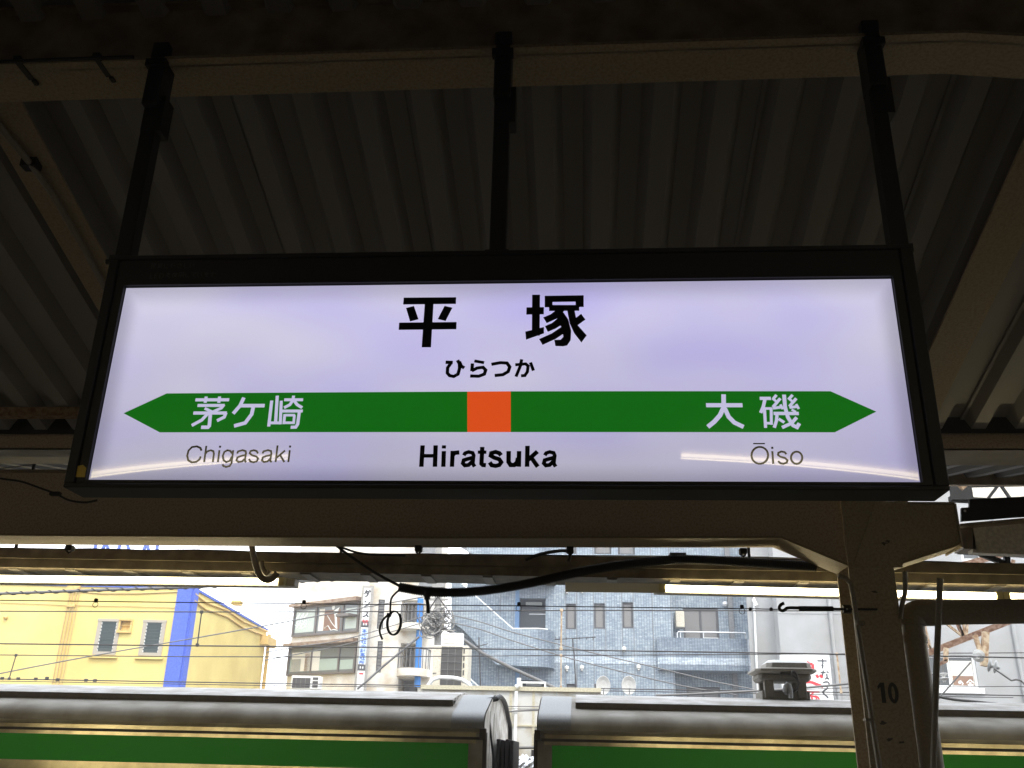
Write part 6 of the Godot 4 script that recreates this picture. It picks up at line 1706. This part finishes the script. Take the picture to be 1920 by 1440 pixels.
	for p in [Vector3(-2.4946, 4.4448, -3.2), Vector3(-2.1284, 4.4495, -3.2)]:
		g = G.new()
		g.soft(p + Vector3(-0.022, -0.01, -0.11), p + Vector3(0.016, 0.02, 0.03), 0.006)
		g.box(p + Vector3(0.0, -0.02, -0.13), p + Vector3(0.018, 0.0, -0.10))
		obj("beam_clamp", g, M.black, o)
	# clips under the far girder
	var i = 0
	for p in [Vector3(-3.6855, 2.9317, -6.5), Vector3(-1.1304, 2.9485, -6.5), Vector3(-0.0613, 2.9497, -6.5), Vector3(1.1287, 2.9484, -6.5)]:
		g = G.new()
		g.soft(p + Vector3(-0.025, -0.02, -0.03), p + Vector3(0.025, 0.02, 0.03), 0.005)
		g.tube([p + Vector3(-0.02, -0.02, 0), p + Vector3(0.0, -0.035, 0), p + Vector3(0.02, -0.02, 0)], 0.007, 5)
		single("girder_clip", g, M.black_iron, ["black clip under the girder above the yellow house", "black clip under the girder above the tangled pole", "black clip under the girder holding the looped cable", "black clip under the girder near its right haunch"][i], "clip", "clips under the girder")
		i += 1
	# turnbuckle tied to the column
	o = thing("turnbuckle", "rusty black hook and turnbuckle tied to the column", "turnbuckle")
	g = G.new()
	g.tube(smooth([Vector3(1.3776, 2.5999, -6.5), Vector3(1.3555, 2.589, -6.5), Vector3(1.3432, 2.5676, -6.5), Vector3(1.3558, 2.5502, -6.5), Vector3(1.3773, 2.554, -6.5), Vector3(1.3997, 2.5683, -6.5), Vector3(1.4737, 2.5693, -6.5)]), 0.011, 7)
	obj("hook", g, M.black_iron, o)
	g = G.new()
	g.tube([Vector3(1.4734, 2.5657, -6.5), Vector3(1.698, 2.5667, -6.5)], 0.017, 8)
	obj("body", g, M.black_iron, o)
	g = G.new()
	g.tube([Vector3(1.691, 2.5667, -6.5), Vector3(1.8026, 2.5645, -6.5)], 0.009, 7)
	obj("rod", g, M.black_iron, o)
	g = G.new()
	g.lathe(Vector3(1.7713, 2.5659, -6.5), Vector3.RIGHT, [Vector2(-0.01, 0.0), Vector2(-0.01, 0.028), Vector2(0.04, 0.03), Vector2(0.05, 0.0)], 8)
	g.tube([Vector3(1.753, 2.5468, -6.37), Vector3(1.9478, 2.5475, -6.37)], 0.008, 6)
	obj("anchor", g, M.black_iron, o)

# ---------------------------------------------------------------- overhead wires
func wire(pts: Array, r: float, m: Material, label: String) -> Node3D:
	var g = G.new()
	g.tube(pts, r, 5)
	return single("overhead_wire", g, m, label, "wire")

func dropper(a: Vector3, b: Vector3, m: Material, label: String, r = 0.010) -> void:
	var o = thing("dropper", label, "dropper", Vector3.ZERO, 0.0, "droppers between the overhead wires")
	var g = G.new()
	g.tube([a, b], r, 5)
	obj("rod", g, m, o)
	for p in [a, b]:
		g = G.new()
		g.soft(p - Vector3(0.022, 0.02, 0.02), p + Vector3(0.022, 0.028, 0.02), 0.006)
		obj("wire_clamp", g, m, o)

func overhead_wires() -> void:
	wire([Vector3(-4.9272, 2.5544, -6.5), Vector3(-4.1258, 2.5544, -6.5), Vector3(-3.2988, 2.5549, -6.5), Vector3(-2.4862, 2.5553, -6.5), Vector3(-1.9145, 2.5567, -6.5), Vector3(-0.3867, 2.5607, -6.5), Vector3(0.4125, 2.5597, -6.5), Vector3(1.0915, 2.561, -6.5), Vector3(1.3389, 2.5588, -6.5)], 0.0035, M.wire, "thin black wire tied to the column turnbuckle, carrying small rings")
	var names = ["ring clip on the tied wire before the yellow house", "ring clip on the tied wire before the brown bay windows", "ring clip on the tied wire before the blue jamb", "ring clip on the tied wire before the blue house balcony"]
	var spots = [Vector3(-3.4165, 2.5572, -6.5), Vector3(-1.9153, 2.564, -6.5), Vector3(-0.4125, 2.5676, -6.5), Vector3(1.0956, 2.5681, -6.5)]
	for i in 4:
		var g = G.new()
		g.soft(spots[i] - Vector3(0.012, 0.01, 0.012), spots[i] + Vector3(0.012, 0.018, 0.012), 0.005)
		var ring = []
		for k in 17: ring.append(spots[i] + Vector3(cos(TAU * k / 16) * 0.019, -0.024 + sin(TAU * k / 16) * 0.019, 0))
		g.tube(ring, 0.0022, 5)
		single("ring_clip", g, M.black_iron, names[i], "ring clip", "ring clips on the tied wire")
	for p in [Vector3(1.1516, 2.5582, -6.5), Vector3(1.2896, 2.5599, -6.5)]:
		var g = G.new()
		g.lathe(p, Vector3.RIGHT, [Vector2(-0.012, 0.0), Vector2(-0.008, 0.011), Vector2(0.008, 0.011), Vector2(0.012, 0.0)], 8)
		single("wire_bead", g, M.black_iron, ["left black bead on the tied wire near the hook", "right black bead on the tied wire next to the hook"][0 if p.x < 1.2 else 1], "bead", "beads on the tied wire")
	wire([Vector3(-11.4313, 3.4749, -14.0), Vector3(-8.8476, 3.4911, -14.0), Vector3(-5.6819, 3.519, -14.0), Vector3(-3.5437, 3.5499, -14.0), Vector3(-0.2582, 3.6106, -14.0), Vector3(1.8128, 3.6327, -14.0), Vector3(3.9403, 3.6555, -14.0), Vector3(8.3469, 3.6776, -14.0)], 0.0085, M.wire, "upper overhead wire just below the tied wire")
	wire([Vector3(-11.2874, 3.0037, -14.0), Vector3(-8.7344, 3.0099, -14.0), Vector3(-5.6733, 3.0244, -14.0), Vector3(-3.4973, 3.0417, -14.0), Vector3(-0.2569, 3.0492, -14.0), Vector3(2.459, 3.05, -14.0), Vector3(6.0618, 3.0405, -14.0), Vector3(8.1986, 3.0315, -14.0)], 0.010, M.wire, "contact wire level with the lower bay windows")
	dropper(Vector3(-5.6813, 3.5151, -14.0), Vector3(-5.6744, 3.032, -14.0), M.wire, "dropper hanging before the yellow side wall")
	dropper(Vector3(-0.2582, 3.6067, -14.0), Vector3(-0.2646, 3.0603, -14.0), M.pale_steel, "pale dropper hanging before the first slit window", 0.013)
	wire([Vector3(-14.0464, 3.1487, -17.5), Vector3(-10.8702, 3.1588, -17.5), Vector3(-7.7736, 3.1783, -17.5), Vector3(-4.3553, 3.2224, -17.5), Vector3(-0.3208, 3.3136, -17.5), Vector3(4.5183, 3.4164, -17.5), Vector3(7.5911, 3.4821, -17.5), Vector3(10.2791, 3.5235, -17.5)], 0.009, M.wire, "second overhead wire crossing the lower bay windows")
	wire([Vector3(-13.9165, 2.723, -17.5), Vector3(-10.7691, 2.7289, -17.5), Vector3(-5.894, 2.738, -17.5), Vector3(-1.7831, 2.7548, -17.5), Vector3(0.3158, 2.7556, -17.5), Vector3(4.4967, 2.7677, -17.5), Vector3(7.4693, 2.7687, -17.5), Vector3(10.107, 2.7736, -17.5)], 0.010, M.wire, "lowest contact wire skimming the carriage roofs")
	wire([Vector3(-14.461, 2.7281, -18.2), Vector3(-11.1906, 2.7347, -18.2), Vector3(-6.1249, 2.7449, -18.2), Vector3(-1.8534, 2.7725, -18.2), Vector3(0.328, 2.7642, -18.2), Vector3(4.6717, 2.7682, -18.2), Vector3(7.7618, 2.779, -18.2)], 0.007, M.wire, "faint wire right under the lowest contact wire")
	dropper(Vector3(-10.5556, 3.1541, -17.5), Vector3(-10.5937, 2.7319, -17.5), M.wire, "dropper hanging at the far left of the yellow house")
	dropper(Vector3(-0.3305, 3.3135, -17.5), Vector3(-0.329, 2.7622, -17.5), M.pale_steel, "pale dropper hanging left of the satellite dishes", 0.012)
	dropper(Vector3(4.5544, 3.4079, -17.5), Vector3(4.5606, 2.7688, -17.5), M.pale_steel, "rusty pale dropper hanging right of the bar sign", 0.016)
	# clamps along the lowest wire
	var marks = [Vector3(-10.7289, 2.7343, -17.5), Vector3(-10.4186, 2.7349, -17.5), Vector3(-10.0782, 2.736, -17.5), Vector3(-9.8658, 2.7538, -17.5), Vector3(-9.6549, 2.7291, -17.5), Vector3(-9.1117, 2.729, -17.5), Vector3(-8.9377, 2.7273, -17.5)]
	var texts = ["first", "second", "third", "fourth", "fifth", "sixth", "seventh"]
	for i in marks.size():
		var g = G.new()
		g.soft(marks[i] - Vector3(0.03, 0.02, 0.02), marks[i] + Vector3(0.03, 0.03, 0.02), 0.006)
		single("wire_clamp", g, M.wire, texts[i] + " small clamp from the left on the lowest contact wire", "clamp", "clamps on the lowest contact wire")
	# spiral-wrapped cable
	var o = thing("wrapped_cable", "thick grey overhead cable wound with a dark spiral", "cable")
	var path = smooth([Vector3(-9.8629, 3.5391, -13.0), Vector3(-8.2736, 3.6027, -13.0), Vector3(-7.1748, 3.6528, -13.0), Vector3(-6.2403, 3.6932, -13.0), Vector3(-5.1595, 3.7424, -13.0), Vector3(-3.9767, 3.8222, -13.0), Vector3(-3.0291, 3.8767, -13.0), Vector3(-2.4258, 3.9051, -13.0), Vector3(-1.6775, 3.9794, -13.0)], 10)
	var g = G.new()
	g.tube(path, 0.020, 8)
	obj("core", g, M.wire_grey, o)
	g = G.new()
	var coil = []
	var run = 0.0
	for i in path.size() - 1:
		for k in 8:
			var c: Vector3 = path[i].lerp(path[i + 1], k / 8.0)
			var a = run * TAU / 0.21
			coil.append(c + Vector3(0, cos(a), sin(a)) * 0.024)
			run += path[i].distance_to(path[i + 1]) / 8.0
	g.tube(coil, 0.0075, 5)
	obj("spiral", g, M.wire, o)
	# house wires to the pole
	wire(smooth([Vector3(-13.8526, 2.4376, -19.0), Vector3(-11.7164, 2.9286, -19.0), Vector3(-9.5614, 3.3586, -19.0), Vector3(-7.1834, 3.7921, -19.0), Vector3(-4.8094, 4.2463, -19.0), Vector3(-3.0827, 4.5757, -19.0)]), 0.013, M.wire_grey, "long slanting wire rising across the yellow house to the pole")
	wire(smooth([Vector3(-6.585, 3.5267, -20.0), Vector3(-5.9108, 3.6567, -20.0), Vector3(-5.2334, 3.754, -20.0), Vector3(-4.5622, 3.9167, -20.0), Vector3(-3.8932, 4.1237, -20.0), Vector3(-3.2222, 4.3312, -20.0)]), 0.011, M.wire_grey, "upper slanting wire crossing the cream house to the pole")
	wire(smooth([Vector3(-6.611, 3.3636, -20.0), Vector3(-5.8943, 3.5047, -20.0), Vector3(-4.8872, 3.7155, -20.0), Vector3(-3.8848, 4.003, -20.0), Vector3(-3.2154, 4.2098, -20.0)]), 0.011, M.wire_grey, "lower slanting wire crossing the cream house to the pole")
	wire(smooth([Vector3(-2.6909, 4.3042, -19.6), Vector3(-2.0415, 4.1616, -19.6), Vector3(-1.3757, 3.9675, -19.6), Vector3(-0.5008, 3.7578, -19.6), Vector3(0.3615, 3.5617, -19.6), Vector3(1.6332, 3.293, -19.6), Vector3(2.5698, 3.0849, -19.6), Vector3(3.495, 2.92, -19.6)]), 0.012, M.wire_grey, "upper slanting wire falling right across the blue tiles")
	wire(smooth([Vector3(-2.6837, 4.1531, -19.6), Vector3(-2.0363, 4.0116, -19.6), Vector3(-1.3719, 3.7978, -19.6), Vector3(-0.2839, 3.4892, -19.6), Vector3(0.7836, 3.238, -19.6), Vector3(2.0411, 2.9747, -19.6), Vector3(3.0741, 2.8225, -19.6)]), 0.012, M.wire_grey, "lower slanting wire falling right across the blue tiles")
	wire([Vector3(1.3095, 2.6269, -17.0), Vector3(2.2172, 2.6782, -17.0), Vector3(3.5708, 2.7719, -17.0), Vector3(4.2909, 2.8453, -17.0), Vector3(5.1904, 2.9564, -17.0), Vector3(6.0887, 3.0758, -17.0)], 0.020, M.wire_grey, "pale cable rising right behind the roof unit")
	wire([Vector3(2.8262, 2.7686, -18.0), Vector3(4.9161, 2.8885, -18.0), Vector3(7.709, 2.9561, -18.0), Vector3(9.5311, 2.9613, -18.0)], 0.007, M.wire, "thin wire behind the roof unit and bar sign")
	wire([Vector3(-1.0322, 3.1002, -7.45), Vector3(-0.3647, 3.0973, -7.45), Vector3(0.9035, 3.0997, -7.45), Vector3(1.4848, 3.0964, -7.45), Vector3(1.7314, 3.0901, -7.45)], 0.009, M.rail, "pale rod seen in the slot between girder and tray")
	wire([Vector3(2.8098, 3.5045, -9.8), Vector3(3.5315, 3.5276, -9.8), Vector3(4.1908, 3.5282, -9.8), Vector3(4.9207, 3.5241, -9.8)], 0.010, M.wire_grey, "grey wire in the gap right of the column head")

# ---------------------------------------------------------------- catenary mast and insulators at the right
func insulator(o: Node3D, at: Vector3, axis: Vector3, n: int, r: float, m: Material) -> void:
	for i in n:
		var g = G.new()
		g.lathe(at + axis.normalized() * (i * r * 0.85), axis, [Vector2(0, 0.0), Vector2(0.0, r * 0.35), Vector2(r * 0.12, r * 0.95), Vector2(r * 0.2, r), Vector2(r * 0.28, r * 0.9), Vector2(r * 0.45, r * 0.35), Vector2(r * 0.8, r * 0.22), Vector2(r * 0.85, 0.0)], 18)
		obj("insulator", g, m, o)

func mast() -> void:
	var o = thing("catenary_bracket", "rusty lattice bracket with white insulators right of the column", "bracket")
	member(o, "lower_chord", Vector3(4.9266, 3.0644, -15.0), Vector3(7.3474, 3.9895, -15.0), 0.06, 0.09, M.rust_steel)
	member(o, "upper_chord", Vector3(5.0029, 4.2644, -15.0), Vector3(7.5293, 4.9538, -15.0), 0.06, 0.09, M.rust_steel)
	for s in [[Vector3(5.3022, 3.2336, -15.0), Vector3(5.2433, 3.779, -15.0)], [Vector3(5.3179, 3.2339, -15.0), Vector3(5.1312, 3.538, -15.0)], [Vector3(5.8103, 3.437, -15.0), Vector3(5.5026, 3.7023, -15.0)], [Vector3(5.8181, 3.4371, -15.0), Vector3(5.7366, 3.7853, -15.0)], [Vector3(5.8339, 3.4373, -15.0), Vector3(5.8556, 3.7868, -15.0)], [Vector3(5.8586, 3.4455, -15.0), Vector3(5.9349, 3.7878, -15.0)]]:
		member(o, "lattice_bar", s[0], s[1], 0.035, 0.03, M.pale_steel)
	for s in [[Vector3(5.8103, 3.437, -15.0), Vector3(5.5964, 4.1886, -15.0)], [Vector3(6.4287, 3.6746, -15.0), Vector3(6.169, 4.5241, -15.0)], [Vector3(6.4287, 3.6746, -15.0), Vector3(6.7457, 4.6125, -15.0)]]:
		member(o, "lattice_bar", s[0], s[1], 0.035, 0.05, M.rust_steel)
	member(o, "hanger_bar", Vector3(6.1103, 3.4999, -14.9), Vector3(6.0076, 3.0037, -14.9), 0.07, 0.09, M.pale_steel)
	member(o, "hanger_bar", Vector3(5.4975, 3.2572, -14.9), Vector3(5.4615, 3.0638, -14.9), 0.05, 0.06, M.pale_steel)
	member(o, "hanger_bar", Vector3(5.4782, 3.0717, -14.9), Vector3(5.3463, 3.0159, -14.9), 0.05, 0.05, M.rust_steel)
	member(o, "hanger_bar", Vector3(5.9469, 3.4507, -14.9), Vector3(5.9866, 3.2105, -14.9), 0.05, 0.06, M.pale_steel)
	insulator(o, Vector3(5.9262, 3.1688, -14.8), Vector3(-0.5, -0.55, 0.6), 2, 0.085, M.porcelain)
	insulator(o, Vector3(6.031, 3.0105, -14.8), Vector3(0.8, -0.3, 0.55), 2, 0.095, M.porcelain_grey)
	insulator(o, Vector3(5.3621, 2.8859, -14.8), Vector3(0.0, -1, 0.1), 2, 0.08, M.porcelain)
	var g = G.new()
	g.tube([Vector3(5.3797, 3.0075, -14.8), Vector3(5.3621, 2.8859, -14.8)], 0.012, 5)
	g.tube([Vector3(5.745, 3.0347, -14.7), Vector3(5.1965, 2.5031, -14.7)], 0.012, 5)
	g.tube([Vector3(6.0239, 2.9403, -14.6), Vector3(6.2368, 2.7807, -14.6), Vector3(6.3067, 2.7967, -14.6), Vector3(6.3714, 2.783, -14.6), Vector3(6.4208, 2.725, -14.6)], 0.014, 5)
	obj("pull_rod", g, M.wire_grey, o)
	g = G.new()
	g.tube([Vector3(5.1171, 2.5343, -14.5), Vector3(5.364, 2.4952, -14.5), Vector3(5.6565, 2.4716, -14.5), Vector3(5.9478, 2.4482, -14.5)], 0.02, 6)
	obj("feeder", g, M.wire, o)
	g = G.new()
	g.box(Vector3(7.1513, -1.4, -15.1), Vector3(7.2045, 7.5, -14.9))
	obj("mast_post", g, M.pole, o)
